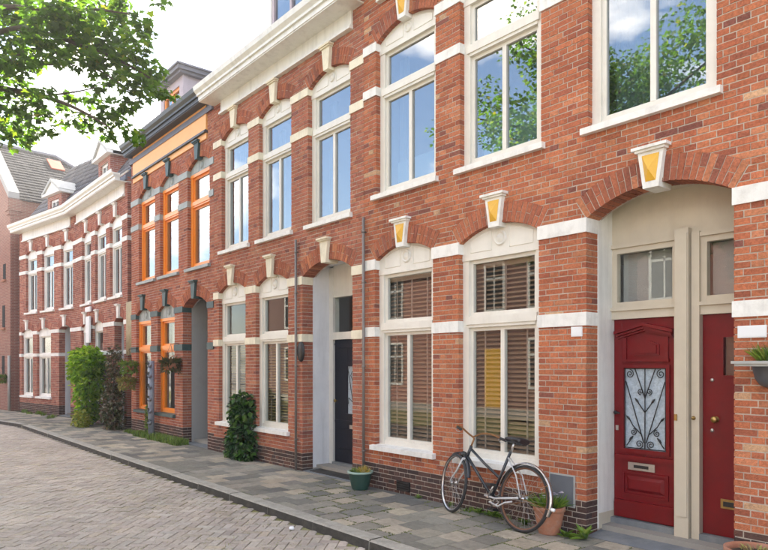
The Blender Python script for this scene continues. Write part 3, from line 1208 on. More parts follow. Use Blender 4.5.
# doorway with the two red doors
def door_frame_A():
    root = HA
    x0, x1 = la(-3.72), la(-2.10)
    Y = .48
    # recess floor
    m = MB()
    a_, b_ = la(-3.72) + .002, la(-2.31) - .002
    m.hexa([(a_, .004, -.05), (b_, .004, -.05), (b_, Y + .3, -.05), (a_, Y + .3, -.05), (a_, .004, .022), (b_, .004, .022), (b_, Y + .3, .10), (a_, Y + .3, .10)])
    m.build('doorstep', 'blue_stone', root)
    # side linings and ceiling
    m = MB()
    m.box(x0 - .03, x0 + .012, .202, Y + .1, .062, 3.46)
    lin = m.build('door_lining', 'white_paint', root)
    m = MB()
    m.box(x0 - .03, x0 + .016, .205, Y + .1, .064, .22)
    m.build('lining_plinth', 'shaded_cream_paint', lin)
    m = MB()
    m.box(la(-2.31) - .0, x1 + .05, .262, .30, -.05, 3.46)
    m.box(x1, x1 + .05, .30, Y + .1, -.05, 3.46)
    m.build('door_lining', 'white_paint', root)
    m = MB()
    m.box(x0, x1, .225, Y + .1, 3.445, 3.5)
    m.build('doorway_ceiling', 'shaded_cream_paint', root)
    # frame: head panel, posts, transoms
    fr = MB()
    p1, p2 = la(-3.01), la(-2.79)
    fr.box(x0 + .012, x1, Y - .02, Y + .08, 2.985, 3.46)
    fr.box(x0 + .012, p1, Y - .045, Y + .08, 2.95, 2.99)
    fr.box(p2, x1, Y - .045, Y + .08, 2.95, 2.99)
    f = fr.build('door_frame', 'shaded_cream_paint', root)
    m = MB()
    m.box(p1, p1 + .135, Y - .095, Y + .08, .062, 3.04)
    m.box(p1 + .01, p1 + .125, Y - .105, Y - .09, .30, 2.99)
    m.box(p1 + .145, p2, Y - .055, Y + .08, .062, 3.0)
    m.build('post', 'shaded_cream_paint', f)
    for a, b in ((x0 + .012, p1), (p2, x1)):
        m = MB()
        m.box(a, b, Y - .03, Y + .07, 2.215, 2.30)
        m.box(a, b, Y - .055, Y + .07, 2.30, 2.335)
        m.build('transom_bar', 'shaded_cream_paint', f)
        m = MB()
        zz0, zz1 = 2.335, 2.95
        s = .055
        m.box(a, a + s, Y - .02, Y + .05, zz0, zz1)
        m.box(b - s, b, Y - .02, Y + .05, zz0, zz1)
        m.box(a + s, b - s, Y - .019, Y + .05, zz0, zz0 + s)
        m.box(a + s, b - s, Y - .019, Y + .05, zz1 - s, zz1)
        m.build('transom_frame', 'shaded_cream_paint', f)
        m = MB()
        m.box(a + s - .005, b - s + .005, Y + .01, Y + .016, zz0 + s - .005, zz1 - s + .005)
        m.build('pane', 'window_glass', f, center=True)
        m = MB()
        m.box(a, b, Y - .06, Y + .2, .062, .155)
        m.build('threshold', 'blue_stone', f)
        m = MB()
        m.box(a + s - .005, b - s + .005, Y + .12, Y + .13, zz0 + s - .005, zz1 - s + .005)
        m.build('transom_blind', 'grey_plaster', f)

    # --- door one: panelled with an iron-grilled light
    dx0, dx1 = x0 + .018, p1 - .004
    z0, z1 = .16, 2.213
    w = dx1 - dx0
    yd = Y + .012
    d = MB()
    gx0, gx1, gz0, gz1 = la(-3.585), la(-3.135), .88, 1.71
    d.box(dx0, gx0 - .03, yd, yd + .05, z0, z1)
    d.box(gx1 + .03, dx1, yd, yd + .05, z0, z1)
    d.box(gx0 - .03, gx1 + .03, yd + .001, yd + .05, z0, gz0 - .03)
    d.box(gx0 - .03, gx1 + .03, yd + .001, yd + .05, gz1 + .03, z1)
    door = d.build('door', 'red_paint', root)
    door['label'] = 'dark red panelled door with iron grille'
    m = MB()   # mouldings round the light
    for a, b, c, e in ((gx0 - .035, gx1 + .035, gz0 - .04, gz0), (gx0 - .035, gx1 + .035, gz1, gz1 + .035)):
        m.box(a, b, yd - .022, yd + .03, c, e)
    for a, b in ((gx0 - .035, gx0), (gx1, gx1 + .035)):
        m.box(a, b, yd - .021, yd + .03, gz0, gz1)
    m.box(dx0 + .035, dx1 - .02, yd - .04, yd + .01, .775, .815)      # ledge
    m.box(dx0 + .04, dx1 - .025, yd - .025, yd + .01, .755, .776)
    m.box(dx0 + .01, dx1 - .01, yd - .022, yd + .01, z0 + .01, .315)  # kick board
    m.box(dx0 + .02, dx1 - .02, yd - .034, yd + .01, .315, .345)
    # lower panel frame and raised field
    a, b = dx0 + .10, dx1 - .10
    for q in ((a, b, .40, .42), (a, b, .625, .645)):
        m.box(q[0], q[1], yd - .016, yd + .01, q[2], q[3])
    m.box(a, a + .02, yd - .015, yd + .01, .42, .625)
    m.box(b - .02, b, yd - .015, yd + .01, .42, .625)
    m.hexa([(a + .045, yd - .0, .445), (b - .045, yd - .0, .445), (b - .075, yd - .025, .475), (a + .075, yd - .025, .475),
            (a + .045, yd - .0, .60), (b - .045, yd - .0, .60), (b - .075, yd - .025, .57), (a + .075, yd - .025, .57)])
    # upper panel
    for q in ((dx0 + .09, dx1 - .09, 1.775, 1.80), ):
        m.box(q[0], q[1], yd - .03, yd + .01, q[2], q[3])
    for xx in (dx0 + .10, dx1 - .145):
        m.box(xx, xx + .045, yd - .02, yd + .01, 1.80, 2.02)
    xm = (dx0 + dx1) / 2
    m.prism([(xm - .15, 1.84), (xm + .15, 1.84), (xm + .15, 1.945), (xm + .05, 1.985), (xm - .05, 1.985), (xm - .15, 1.945)], yd - .014, yd + .01)
    m.prism([(xm - .125, 1.86), (xm + .125, 1.86), (xm + .125, 1.935), (xm + .04, 1.965), (xm - .04, 1.965), (xm - .125, 1.935)], yd - .024, yd - .012)
    # pediment: stepped gable moulding
    for off, th, pr in ((0.0, .032, .075), (.034, .026, .055), (.062, .02, .03)):
        zt = 2.165 - off
        for s in (-1, 1):
            xo = xm + s * (w / 2 - .035 + (.0 if off == 0 else -.015))
            P = [(xm, zt), (xm, zt - th), (xo, zt - th - .075), (xo, zt - .075)]
            if s > 0:
                P = [(xm, zt - th), (xo, zt - th - .075), (xo, zt - .075), (xm, zt)]
            else:
                P = [(xo, zt - th - .075), (xm, zt - th), (xm, zt), (xo, zt - .075)]
            m.prism(P, yd - pr, yd + .01)
    m.build('door_moulding', 'red_paint', door)
    m = MB()
    m.box(gx0 - .01, gx1 + .01, yd + .012, yd + .02, gz0 - .01, gz1 + .01)
    m.build('door_glass', 'door_glass_pattern', door)
    # iron grille
    g = MB()
    yg = yd - .008
    zc0, zc1 = gz0 + .01, gz1 - .005
    hw = (gx1 - gx0) / 2

    def bar(pts, r=.0055):
        g.tube([(x, yg, z) for x, z in pts], r, 5)

    def spiral(cx, cz, r0, turns, a0, sgn):
        pts = []
        n = int(14 * turns)
        for k in range(n + 1):
            a = a0 + sgn * 2 * math.pi * turns * k / n
            rr = r0 * (1 - .8 * k / n)
            pts.append((cx + rr * math.cos(a), cz + rr * math.sin(a)))
        bar(pts, .0048)

    bar([(xm, zc0), (xm, zc1)])
    for s in (-1, 1):
        bar([(xm + s * .012, zc0 + .06), (xm + s * hw * .93, zc1 - .13)])
        bar([(xm, zc1 - .30), (xm + s * .11, zc1)])
        bar([(xm, zc0 + .37), (xm + s * .075, zc0 + .47)])
        bar([(xm + s * .045, zc0 + .15), (xm + s * .13, zc0 + .23), (xm + s * .165, zc0 + .29)])
        bar([(xm + s * .20, zc0 + .02), (xm + s * .13, zc0 + .12)])
        for (lx, lz, lr, an) in ((.085, .485, .036, .7), (.180, .305, .034, .8), (.15, .10, .034, -.8)):
            b0 = len(g.v)
            g.lathe([(.001, -lr), (.009, -lr * .4), (.012, 0.0), (.009, lr * .5), (.001, lr)], (0, 0, 0), n=8)
            g.xform(Matrix.Translation((xm + s * lx, yg, zc0 + lz)) @ Matrix.Rotation(s * an, 4, 'Y'), b0)
        spiral(xm + s * .165, zc1 - .055, .045, 1.6, math.pi / 2, s)
        spiral(xm + s * .045, zc1 - .235, .033, 1.5, -math.pi / 2, s)
        spiral(xm + s * .125, zc0 + .165, .036, 1.5, math.pi / 2, s)
        spiral(xm + s * .062, zc0 + .045, .043, 1.6, -math.pi / 2, -s)
    for a, b in (((gx0 + .01, zc0), (gx1 - .01, zc0)), ((gx0 + .01, zc1), (gx1 - .01, zc1)), ((gx0 + .01, zc0), (gx0 + .01, zc1)), ((gx1 - .01, zc0), (gx1 - .01, zc1))):
        bar([a, b], .005)
    g.build('iron_grille', 'black_metal', door)
    m = MB()
    m.box(la(-3.54), la(-3.255), yd - .012, yd + .01, .665, .742)
    lp = m.build('letter_plate', 'steel', door)
    m = MB()
    m.box(la(-3.475), la(-3.32), yd - .018, yd - .008, .688, .718)
    m.build('letter_flap', 'black_metal', door)
    m = MB()
    m.lathe([(.001, -.05), (.018, -.048), (.022, -.036), (.012, -.026), (.009, 0), (.016, .002)], (dx0 + .035, yd, 1.245), n=14, axis='y')
    m.tube([(dx0 + .035, yd - .045, 1.245), (dx0 + .085, yd - .045, 1.243)], .009, 8)
    m.build('door_handle', 'black_metal', door)
    m = MB()
    m.box(dx0 + .02, dx0 + .05, yd - .008, yd + .01, 1.06, 1.11)
    m.build('lock_plate', 'steel', door)
    # --- door two: plain leaf with a narrow light
    ex0, ex1 = p2 + .004, x1 - .01
    m = MB()
    wx0, wx1, wz0, wz1 = la(-2.60), la(-2.40), 1.64, 2.0
    m.box(ex0, wx0, yd, yd + .05, z0, z1)
    m.box(wx1, ex1, yd, yd + .05, z0, z1)
    m.box(wx0, wx1, yd + .0, yd + .05, z0, wz0)
    m.box(wx0, wx1, yd + .0, yd + .05, wz1, z1)
    d2 = m.build('door', 'red_paint', root)
    d2['label'] = 'plain dark red door with a narrow light'
    m = MB()
    for q in ((wx0 - .015, wx1 + .015, wz0 - .015, wz0 + .004), (wx0 - .015, wx1 + .015, wz1 - .004, wz1 + .015)):
        m.box(q[0], q[1], yd - .01, yd + .02, q[2], q[3])
        m.build('door_moulding', 'red_paint', d2)
        m = MB()
    for q in ((wx0 - .0145, wx0 + .003), (wx1 - .003, wx1 + .0145)):
        m.box(q[0], q[1], yd - .009, yd + .02, wz0 - .012, wz1 + .012)
        m.build('door_moulding', 'red_paint', d2)
        m = MB()
    m = MB()
    m.box(wx0, wx1, yd + .02, yd + .026, wz0, wz1)
    m.build('door_glass', 'window_glass', d2)
    m = MB()
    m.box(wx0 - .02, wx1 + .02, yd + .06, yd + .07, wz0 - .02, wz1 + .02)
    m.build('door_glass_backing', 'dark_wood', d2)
    m = MB()
    m.lathe([(.001, -.062), (.022, -.058), (.032, -.046), (.026, -.03), (.012, -.022), (.011, -.004), (.03, 0), (.03, .004)], (la(-2.665), yd, 1.235), n=16, axis='y')
    m.build('door_knob', 'brass', d2)
    m = MB()
    m.lathe([(.001, -.012), (.016, -.010), (.018, 0), (.018, .003)], (la(-2.70), yd, 1.60), n=14, axis='y')
    m.build('lock_plate', 'steel', d2)
    m = MB()
    m.lathe([(.001, -.012), (.016, -.010), (.018, 0), (.018, .003)], (la(-2.70), yd, 1.13), n=14, axis='y')
    m.build('lock_plate', 'steel', d2)
    m = MB()
    m.box(la(-2.62), la(-2.36), yd - .012, yd + .01, .42, .505)
    lp = m.build('letter_plate', 'brass', d2)
    m = MB()
    m.box(la(-2.595), la(-2.385), yd - .02, yd - .01, .44, .485)
    m.build('letter_flap', 'black_metal', d2)
    # bell push on the post
    m = MB()
    m.lathe([(.001, -.03), (.008, -.03), (.008, -.012), (.018, -.01), (.02, 0)], (p1 + .168, Y - .055, 1.24), n=12, axis='y')
    m.box(p1 + .01, p1 + .035, Y - .115, Y - .1, 1.21, 1.27)
    m.build('bell_push', 'brass', f)


door_frame_A()

# ------------------------------------------------------------------ the navy-door house
XB = -12.25
HB = empty('brick_house', (XB, 0, 0))
tag(HB, 'brick house with cream bands, long white cornice and a dark navy door', 'house', 'row of brick houses')
lb = lambda X: X - XB
WB = XA - XB
opsB = [Op(lb(-12.02), lb(-10.91), .63, 3.16, 3.32, dep=.10),
        Op(lb(-10.52), lb(-9.41), .63, 3.16, 3.32, dep=.10),
        Op(lb(-8.97), lb(-7.62), 0.0, 3.17, 3.37, 'door', dep=.20),
        Op(lb(-11.90), lb(-10.80), 3.985, 6.16, 6.32, dep=.10),
        Op(lb(-10.40), lb(-9.31), 3.985, 6.16, 6.32, dep=.10),
        Op(lb(-8.80), lb(-7.67), 3.985, 6.16, 6.32, dep=.10)]
BB = [(2.12, 2.245), (3.05, 3.185), (5.43, 5.555), (6.07, 6.195)]
brick_front(HB, WB, 7.3, opsB, PAL_LEFT, BB, seed=9, zplinth=.33)
for b0, b1 in BB:
    bands_on(HB, WB, opsB, b0, b1, 'cream_stone')
for o in opsB:
    keystone(HB, o, 'cream_stone', s=.85)
for i in (0, 1):
    window(HB, opsB[i], 'off_white_paint', (2.16, 2.30), 2.94)
for i in (3, 4, 5):
    window(HB, opsB[i], 'off_white_paint', (5.37, 5.50), 6.0, glass='sky_glass')
interior(HB, WB, 4.5, 3.4, 7.2)
body_shell(HB, WB, 7.2)
cornice(HB, .05, WB, 6.66, lb(-11.88), lb(-7.61), zs=6.93, proj=.34)
roof_body(HB, WB, 7.12, tiles=True)


def door_frame_B(root, x0, x1, Y, zc, navy='navy_paint', lining='white_plaster'):
    m = MB()
    m.hexa([(x0 + .002, .004, -.05), (x1 - .002, .004, -.05), (x1 - .002, Y + .3, -.05), (x0 + .002, Y + .3, -.05), (x0 + .002, .004, .022), (x1 - .002, .004, .022), (x1 - .002, Y + .3, .075), (x0 + .002, Y + .3, .075)])
    m.build('doorstep', 'blue_stone', root)
    m = MB()
    m.box(x0 - .03, x0 + .012, .202, Y + .1, .055, zc + .08)
    m.build('door_lining', lining, root)
    m = MB()
    m.box(x1 - .012, x1 + .03, .262, Y + .1, .055, zc + .08)
    m.build('door_lining', lining, root)
    m = MB()
    m.box(x0, x1, .225, Y + .1, zc + .03, zc + .08)
    m.build('doorway_ceiling', lining, root)
    f = MB()
    a, b = x0 + .12, x1 - .12
    f.box(x0 + .012, a, Y - .03, Y + .1, .055, zc)
    f.box(b, x1 - .012, Y - .03, Y + .1, .055, zc)
    f.box(a, b, Y - .02, Y + .1, 2.86, zc + .06)
    fr = f.build('door_frame', 'off_white_paint', root)
    m = MB()
    m.box(a, b, Y - .04, Y + .08, 2.16, 2.28)
    m.build('transom_bar', 'off_white_paint', fr)
    m = MB()
    m.box(a, b, Y + .02, Y + .026, 2.28, 2.86)
    m.build('pane', 'window_glass', fr)
    m = MB()
    m.box(a, b, Y - .05, Y + .2, .055, .14)
    m.build('threshold', 'blue_stone', fr)
    d = MB()
    ga, gb, gz0, gz1 = a + .3, b - .3, .95, 1.72
    xm = (a + b) / 2
    ga, gb = xm - .2, xm + .2
    d.box(a + .004, ga, Y + .01, Y + .06, .145, 2.155)
    d.box(gb, b - .004, Y + .01, Y + .06, .145, 2.155)
    d.box(ga, gb, Y + .011, Y + .06, .145, gz0)
    d.box(ga, gb, Y + .011, Y + .06, gz1, 2.155)
    dr = d.build('door', navy, root)
    m = MB()
    for q in ((ga - .03, gb + .03, gz0 - .03, gz0), (ga - .03, gb + .03, gz1, gz1 + .03), (a + .05, b - .05, 2.02, 2.07), (a + .03, b - .03, 2.07, 2.1), (a + .04, b - .04, .80, .84), (a + .15, b - .15, .35, .37), (a + .15, b - .15, .68, .70)):
        m = MB()
        m.box(q[0], q[1], Y - .02, Y + .02, q[2], q[3])
        m.build('door_moulding', navy, dr)
    m = MB()
    m.box(ga - .005, gb + .005, Y + .022, Y + .03, gz0, gz1)
    m.build('door_glass', 'door_glass_pattern', dr)
    g = MB()
    for s in (-1, 1):
        g.tube([(xm, Y + .0, gz0 + .02), (xm + s * .16, Y + .0, gz1 - .1), (xm + s * .18, Y, gz1 - .02)], .006, 5)
        g.tube([(xm, Y, gz1 - .3), (xm + s * .1, Y, gz1 - .15), (xm + s * .06, Y, gz1 - .08)], .006, 5)
        g.tube([(xm + s * .06, Y, gz0 + .2), (xm + s * .15, Y, gz0 + .26), (xm + s * .16, Y, gz0 + .16)], .006, 5)
    g.tube([(xm, Y, gz0), (xm, Y, gz1)], .006, 5)
    g.build('iron_grille', 'black_metal', dr)
    m = MB()
    m.box(xm - .13, xm + .13, Y - .005, Y + .015, .71, .77)
    m.build('letter_plate', 'steel', dr)
    m = MB()
    m.lathe([(.001, -.055), (.025, -.05), (.03, -.035), (.012, -.02), (.012, 0)], (a + .06, Y + .01, 1.15), n=12, axis='y')
    m.build('door_knob', 'brass', dr)


door_frame_B(HB, lb(-8.97), lb(-7.62), .55, 3.36)
m = MB()
a_, b_ = lb(-8.85), lb(-7.72)
m.hexa([(a_, .06, .01), (b_, .06, .01), (b_, .49, .03), (a_, .49, .03), (a_, .06, .036), (b_, .06, .036), (b_, .49, .064), (a_, .49, .064)])
tag(m.build('door_mat', 'dark_wood'), 'dark door mat in the doorway of the navy door', 'mat')
bpy.data.objects['door_mat'].location = (XB, 0, 0)


# dormer on the navy-door house
def flat_dormer(root, xc, w, y0, z0, z1, wall, win, roofm, name='dormer', depth=2.6, side=None):
    m = MB()
    x0, x1 = xc - w / 2, xc + w / 2
    m.box(x0, x0 + .10, y0 + .02, y0 + depth, z0, z1)
    m.box(x1 - .10, x1, y0 + .02, y0 + depth, z0, z1)
    d = m.build(name, side or wall, root)
    m = MB()
    m.box(x0 - .02, x0 + .2, y0, y0 + .12, z0, z1)
    m.box(x1 - .2, x1 + .02, y0, y0 + .12, z0, z1)
    m.box(x0 + .2, x1 - .2, y0 + .001, y0 + .12, z1 - .18, z1)
    m.box(x0 + .2, x1 - .2, y0 + .001, y0 + .12, z0, z0 + .15)
    m.build('dormer_front', wall, d)
    m = MB()
    s = .07
    a, b, e, f = x0 + .2, x1 - .2, z0 + .15, z1 - .18
    m.box(a, a + s, y0 + .03, y0 + .1, e, f)
    m.box(b - s, b, y0 + .03, y0 + .1, e, f)
    m.box(a + s, b - s, y0 + .031, y0 + .1, e, e + s)
    m.box(a + s, b - s, y0 + .031, y0 + .1, f - s, f)
    xm = (a + b) / 2
    m.box(xm - .03, xm + .03, y0 + .03, y0 + .1, e + s, f - s)
    m.build('dormer_window', win, d)
    m = MB()
    m.box(a + s - .01, b - s + .01, y0 + .07, y0 + .076, e + s - .01, f - s + .01)
    m.build('pane', 'sky_glass', d)
    m = MB()
    m.box(x0 - .12, x1 + .12, y0 - .12, y0 + depth, z1, z1 + .06)
    m.box(x0 - .18, x1 + .18, y0 - .18, y0 + depth, z1 + .06, z1 + .15)
    m.box(x0 - .22, x1 + .22, y0 - .22, y0 + depth, z1 + .15, z1 + .19)
    m.build('dormer_cornice', roofm, d)
    return d


flat_dormer(HB, lb(-9.95), 1.7, .35, 7.15, 8.95, 'white_paint', 'lilac_wood', 'white_paint')

# ------------------------------------------------------------------ the orange-window house
XC = -17.1
HC = empty('brick_house', (XC, 0, 0))
tag(HC, 'brick house with bright orange window frames and dark green bands', 'house', 'row of brick houses')
lc = lambda X: X - XC
WC = XB - XC
opsC = [Op(lc(-16.74), lc(-15.72), .63, 2.99, 3.15, dep=.10),
        Op(lc(-15.28), lc(-14.26), .63, 2.99, 3.15, dep=.10),
        Op(lc(-13.80), lc(-12.54), 0.0, 3.0, 3.2, 'door', dep=.20),
        Op(lc(-16.55), lc(-15.46), 3.82, 5.93, 6.11, dep=.10),
        Op(lc(-15.13), lc(-14.04), 3.82, 5.93, 6.11, dep=.10),
        Op(lc(-13.54), lc(-12.45), 3.82, 5.93, 6.11, dep=.10)]
BC = [(2.06, 2.20), (2.90, 3.03), (5.16, 5.29), (5.80, 5.94)]
brick_front(HC, WC, 7.2, opsC, PAL_LEFT, BC, seed=21, arch_single=False, mortar='mortar_grey')
for i, (b0, b1) in enumerate(BC):
    bands_on(HC, WC, opsC, b0, b1, 'green_stone' if i < 2 else 'grey_stone')
for o in opsC:
    keystone(HC, o, 'green_stone', s=.85)
for i in (0, 1):
    window(HC, opsC[i], 'orange_paint', (2.08, 2.20), 2.76, mull=False, sill_mat='green_stone', tymp_mat='grey_stone')
for i in (3, 4, 5):
    window(HC, opsC[i], 'orange_paint', (5.12, 5.25), 5.76, mull=False, glass='sky_glass', sill_mat='grey_stone', tymp_mat='grey_stone')
interior(HC, WC, 4.5, 3.3, 6.9)
body_shell(HC, WC, 6.9)
roof_body(HC, WC, 7.0, ridge_z=10.0)
cornice(HC, .03, WC - .02, 6.50, lc(-16.9), lc(-12.55), mt='dark_gutter', zs=7.06, gut='dark_gutter', frieze_mat='pale_orange_paint', proj=.2)
m = MB()
m.box(lc(-16.9), lc(-12.55), -.03, .02, 6.38, 6.495)
m.build('frieze_strip', 'pale_orange_paint', HC)
flat_dormer(HC, lc(-15.2), 1.35, .3, 6.95, 8.45, 'lilac_wood', 'orange_paint', 'lead', side='lilac_wood')
# deep passage
m = MB()
m.box(lc(-13.80) - .03, lc(-13.80) + .012, .202, 2.2, -.02, 3.3)
m.build('door_lining', 'grey_plaster', HC)
m = MB()
m.box(lc(-12.54) - .012, lc(-12.54) + .03, .262, 2.2, -.02, 3.3)
m.box(lc(-13.79), lc(-12.55), .262, 2.2, 3.22, 3.3)
m.build('passage_lining', 'grey_plaster', HC)
m = MB()
m.box(lc(-13.78), lc(-12.55), 2.1, 2.2, .0, 3.22)
m.build('door', 'dark_wood', HC)
m = MB()
m.box(lc(-13.79), lc(-12.55), .012, 2.1, -.05, .04)
m.build('doorstep', 'blue_stone', HC)

# ------------------------------------------------------------------ the far white-window houses
def gable_dormer(root, xc, w, y0, z0, ze, zr, depth=3.0):
    x0, x1 = xc - w / 2, xc + w / 2
    m = MB()
    m.box(x0, x0 + .22, y0, y0 + depth, z0, ze)
    m.box(x1 - .22, x1, y0, y0 + depth, z0, ze)
    m.box(x0 + .22, x1 - .22, y0 + .001, y0 + .3, ze - .25, ze)
    m.prism([(x0, ze), (x1, ze), (xc, zr)], y0, y0 + depth)
    d = m.build('dormer', 'shader_brick', root)
    m = MB()
    a, b, e, f = x0 + .22, x1 - .22, z0, ze - .25
    s = .08
    m.box(a, a + s, y0 + .05, y0 + .13, e, f)
    m.box(b - s, b, y0 + .05, y0 + .13, e, f)
    m.box(a + s, b - s, y0 + .051, y0 + .13, f - s, f)
    m.box(a + s, b - s, y0 + .051, y0 + .13, e, e + .2)
    m.box((a + b) / 2 - .03, (a + b) / 2 + .03, y0 + .05, y0 + .13, e, f)
    m.build('dormer_window', 'white_paint', d)
    m = MB()
    m.box(a, b, y0 + .1, y0 + .106, e, f)
    m.build('pane', 'sky_glass', d)
    m = MB()
    t = .10
    for s in (-1, 1):
        xe = xc + s * (w / 2 + .16)
        k = (zr - ze) / (w / 2)
        zeo = zr - k * (w / 2 + .16)
        ys0, ys1 = y0 - .16, y0 + depth
        pts = [(xe, ys0, zeo), (xc, ys0, zr), (xc, ys1, zr), (xe, ys1, zeo)]
        if s > 0:
            pts = [(xc, ys0, zr), (xe, ys0, zeo), (xe, ys1, zeo), (xc, ys1, zr)]
        m.hexa([(p[0], p[1], p[2] + .012) for p in pts] + [(p[0], p[1], p[2] + .012 + t) for p in pts])
    m.build('dormer_roof', 'pale_zinc', d)
    m = MB()
    m.prism([(x0 - .12, ze - .02), (x1 + .12, ze - .02), (xc, zr + .06)], y0 - .10, y0 - .002)
    m.prism([(x0 - .18, ze - .10), (x1 + .18, ze - .10), (x1 + .18, ze - .02), (x0 - .18, ze - .02)], y0 - .15, y0 + .02)
    m.build('pediment', 'white_paint', d)
    for xs_ in (x0 - .16, x1 + .02):
        m = MB()
        m.box(xs_, xs_ + .14, y0 + .02, y0 + depth, ze - .10, ze - .01)
        m.build('eaves_board', 'white_paint', d)
    return d


BD = [(2.04, 2.15), (2.84, 2.96), (5.08, 5.20), (5.66, 5.79)]


def far_house(x, y, rz, width, ups, lows, label, fr, dorm, seed, door_y=.6):
    h = empty('brick_house', (x, y, 0), rz)
    tag(h, label, 'house', 'row of brick houses')
    ops = [Op(a, b, .63, 2.93, 3.06, dep=.10) for a, b in lows[:-1]]
    ops.append(Op(lows[-1][0], lows[-1][1], 0.0, 2.94, 3.08, 'door', dep=.2))
    ops += [Op(a, b, 3.66, 5.76, 5.91, dep=.10) for a, b in ups]
    brick_front(h, width, 6.95, ops, PAL_ROSE, BD, seed=seed, arch_single=False, mortar='mortar', arch_pal=PAL_ROSE)
    for b0, b1 in BD:
        bands_on(h, width, ops, b0, b1, 'white_stone')
    for o in ops:
        keystone(h, o, 'white_stone', s=.8)
        if o.kind == 'window':
            if o.z0 < 2:
                window(h, o, 'white_paint', (2.02, 2.14), 2.75, medal=False, cas=.09)
            else:
                window(h, o, 'white_paint', (5.04, 5.16), 5.58, medal=False, glass='sky_glass', cas=.09)
    interior(h, width, 4.0, 3.25, 6.85)
    body_shell(h, width, 6.85, depth=7)
    for b0, b1 in BD:
        m = MB()
        m.box(width - .05, width + .016, .1, 1.6, b0 + .003, b1 - .003)
        m.build('stone_band', 'white_stone', h)
    cornice(h, 0.0, width, 6.28, fr[0], fr[1], zs=6.62, proj=.32)
    a, b = lows[-1]
    m = MB()
    m.box(a - .03, a + .012, .202, 1.0, -.02, 3.15)
    m.build('door_lining', 'white_plaster', h)
    m = MB()
    m.box(a + .012, b, .9, 1.0, -.02, 3.15)
    m.build('door', 'dark_wood', h)
    m = MB()
    m.box(a + .002, b - .002, .012, .9, -.05, .05)
    m.build('doorstep', 'blue_stone', h)
    rf = roof_body(h, width, 6.80, ridge_y=1.9, ridge_z=9.5, back_y=7.1)
    gable_dormer(h, *dorm)
    return h


far_house(-22.8, .1, 0, 5.1,
          [(.83, 1.80), (2.22, 3.25), (3.62, 4.65)], [(.75, 1.68), (1.95, 2.97), (4.0, 4.82)],
          'far rose brick house with white cornice and gabled dormer beside the orange-window house', (.25, 4.9), (2.35, 1.15, .22, 6.8, 8.05, 8.42), 31)
far_house(-27.4, -.65, BEND, 4.66,
          [(.62, 1.60), (2.05, 3.04), (3.62, 4.50)], [(.20, 1.24), (1.62, 2.79), (3.45, 4.33)],
          'farthest rose brick house with white cornice, turned towards the street where it bends', (.35, 4.35), (2.35, 1.15, .30, 6.8, 7.85, 8.2), 32)

# corner house closing the row on the far left, its gable to the street
HG = empty('gabled_house', (-28.0, -.85, 0), R(5))
tag(HG, 'tall brick gable house with dark slate roof at the far left edge', 'house')
HWG, ZE, ZR, YR, YE = 3.4, 8.1, 11.0, 2.7, 6.2      # half width, eaves, ridge, end of the ridge, foot of the hip
m = MB()
m.box(-2 * HWG, 0, 0, YE, 0, ZE)
m.prism([(-2 * HWG, ZE), (0, ZE), (-HWG, ZR)], 0, .35)
w_ = m.build('outer_wall', 'shader_brick_rose', HG)
m = MB()
m.box(-.40, .06, -.10, .4, ZE - .5, ZE - .02)
m.box(-.32, .03, -.06, .3, ZE - .65, ZE - .5)
m.build('corbel', 'shader_brick_rose', HG)
k = (ZR - ZE) / HWG
m = MB()
for s in (-1, 1):
    ex = HWG + .06
    xe = -HWG + s * ex
    pts = [(xe, -.08, ZR - k * ex), (-HWG, -.08, ZR), (-HWG, .30, ZR), (xe, .30, ZR - k * ex)]
    if s > 0:
        pts = [pts[1], pts[0], pts[3], pts[2]]
    m.hexa([(p[0], p[1], p[2] + .0) for p in pts] + [(p[0], p[1], p[2] + .26) for p in pts])
m.build('verge_coping', 'grey_plaster', HG)
sl = MB()
r2 = random.Random(8)
rows = 20
EN = Vector((k, 0, 1)).normalized()
def PG(t, y, e):
    return (.1 - (HWG + .1) * t + e * EN.x, y, ZE - .05 + (ZR - ZE + .05) * t + e * EN.z)
for i in range(rows):
    t0, t1 = i / rows, (i + 1) / rows + .012
    ymax = YE - (YE - YR) * i / rows
    for j in range(30):
        ya, yb = .30 + j * .21, .30 + (j + 1) * .21 - .012
        if yb > ymax:
            break
        e0 = .035 + r2.uniform(0, .01)
        c = pick(PAL_SLATE, r2)
        sl.quad(PG(t0, ya, e0), PG(t0, yb, e0), PG(t1, yb, .01), PG(t1, ya, .01), c)
        sl.quad(PG(t0, yb, e0), PG(t0, ya, e0), PG(t0, ya, 0), PG(t0, yb, 0), c)
m = MB()
m.v += [(.10, .3, ZE - .06), (.10, YE + .1, ZE - .06), (-2 * HWG - .1, YE + .1, ZE - .06), (-2 * HWG - .1, .3, ZE - .06), (-HWG, .3, ZR - .01), (-HWG, YR, ZR - .01)]
for f_ in ((0, 1, 5, 4), (1, 2, 5), (2, 3, 4, 5), (3, 2, 1, 0), (0, 4, 3)):
    m.face(f_)
rf = m.build('roof', 'lead', HG)
tag(sl.build('roof_slate_field', 'roof_tile', rf), kind='stuff')
m = MB()
m.tube([(-HWG, .3, ZR + .02), (-HWG, YR, ZR + .02), (.1, YE + .1, ZE - .02)], .09, 8)
m.build('ridge', 'lead', rf)
m = MB()
m.hexa([PG(.70, 2.2, .02), PG(.70, 2.75, .02), PG(.88, 2.75, .02), PG(.88, 2.2, .02), PG(.70, 2.2, .09), PG(.70, 2.75, .09), PG(.88, 2.75, .09), PG(.88, 2.2, .09)])
m.build('roof_hatch', 'hatch_red', rf)
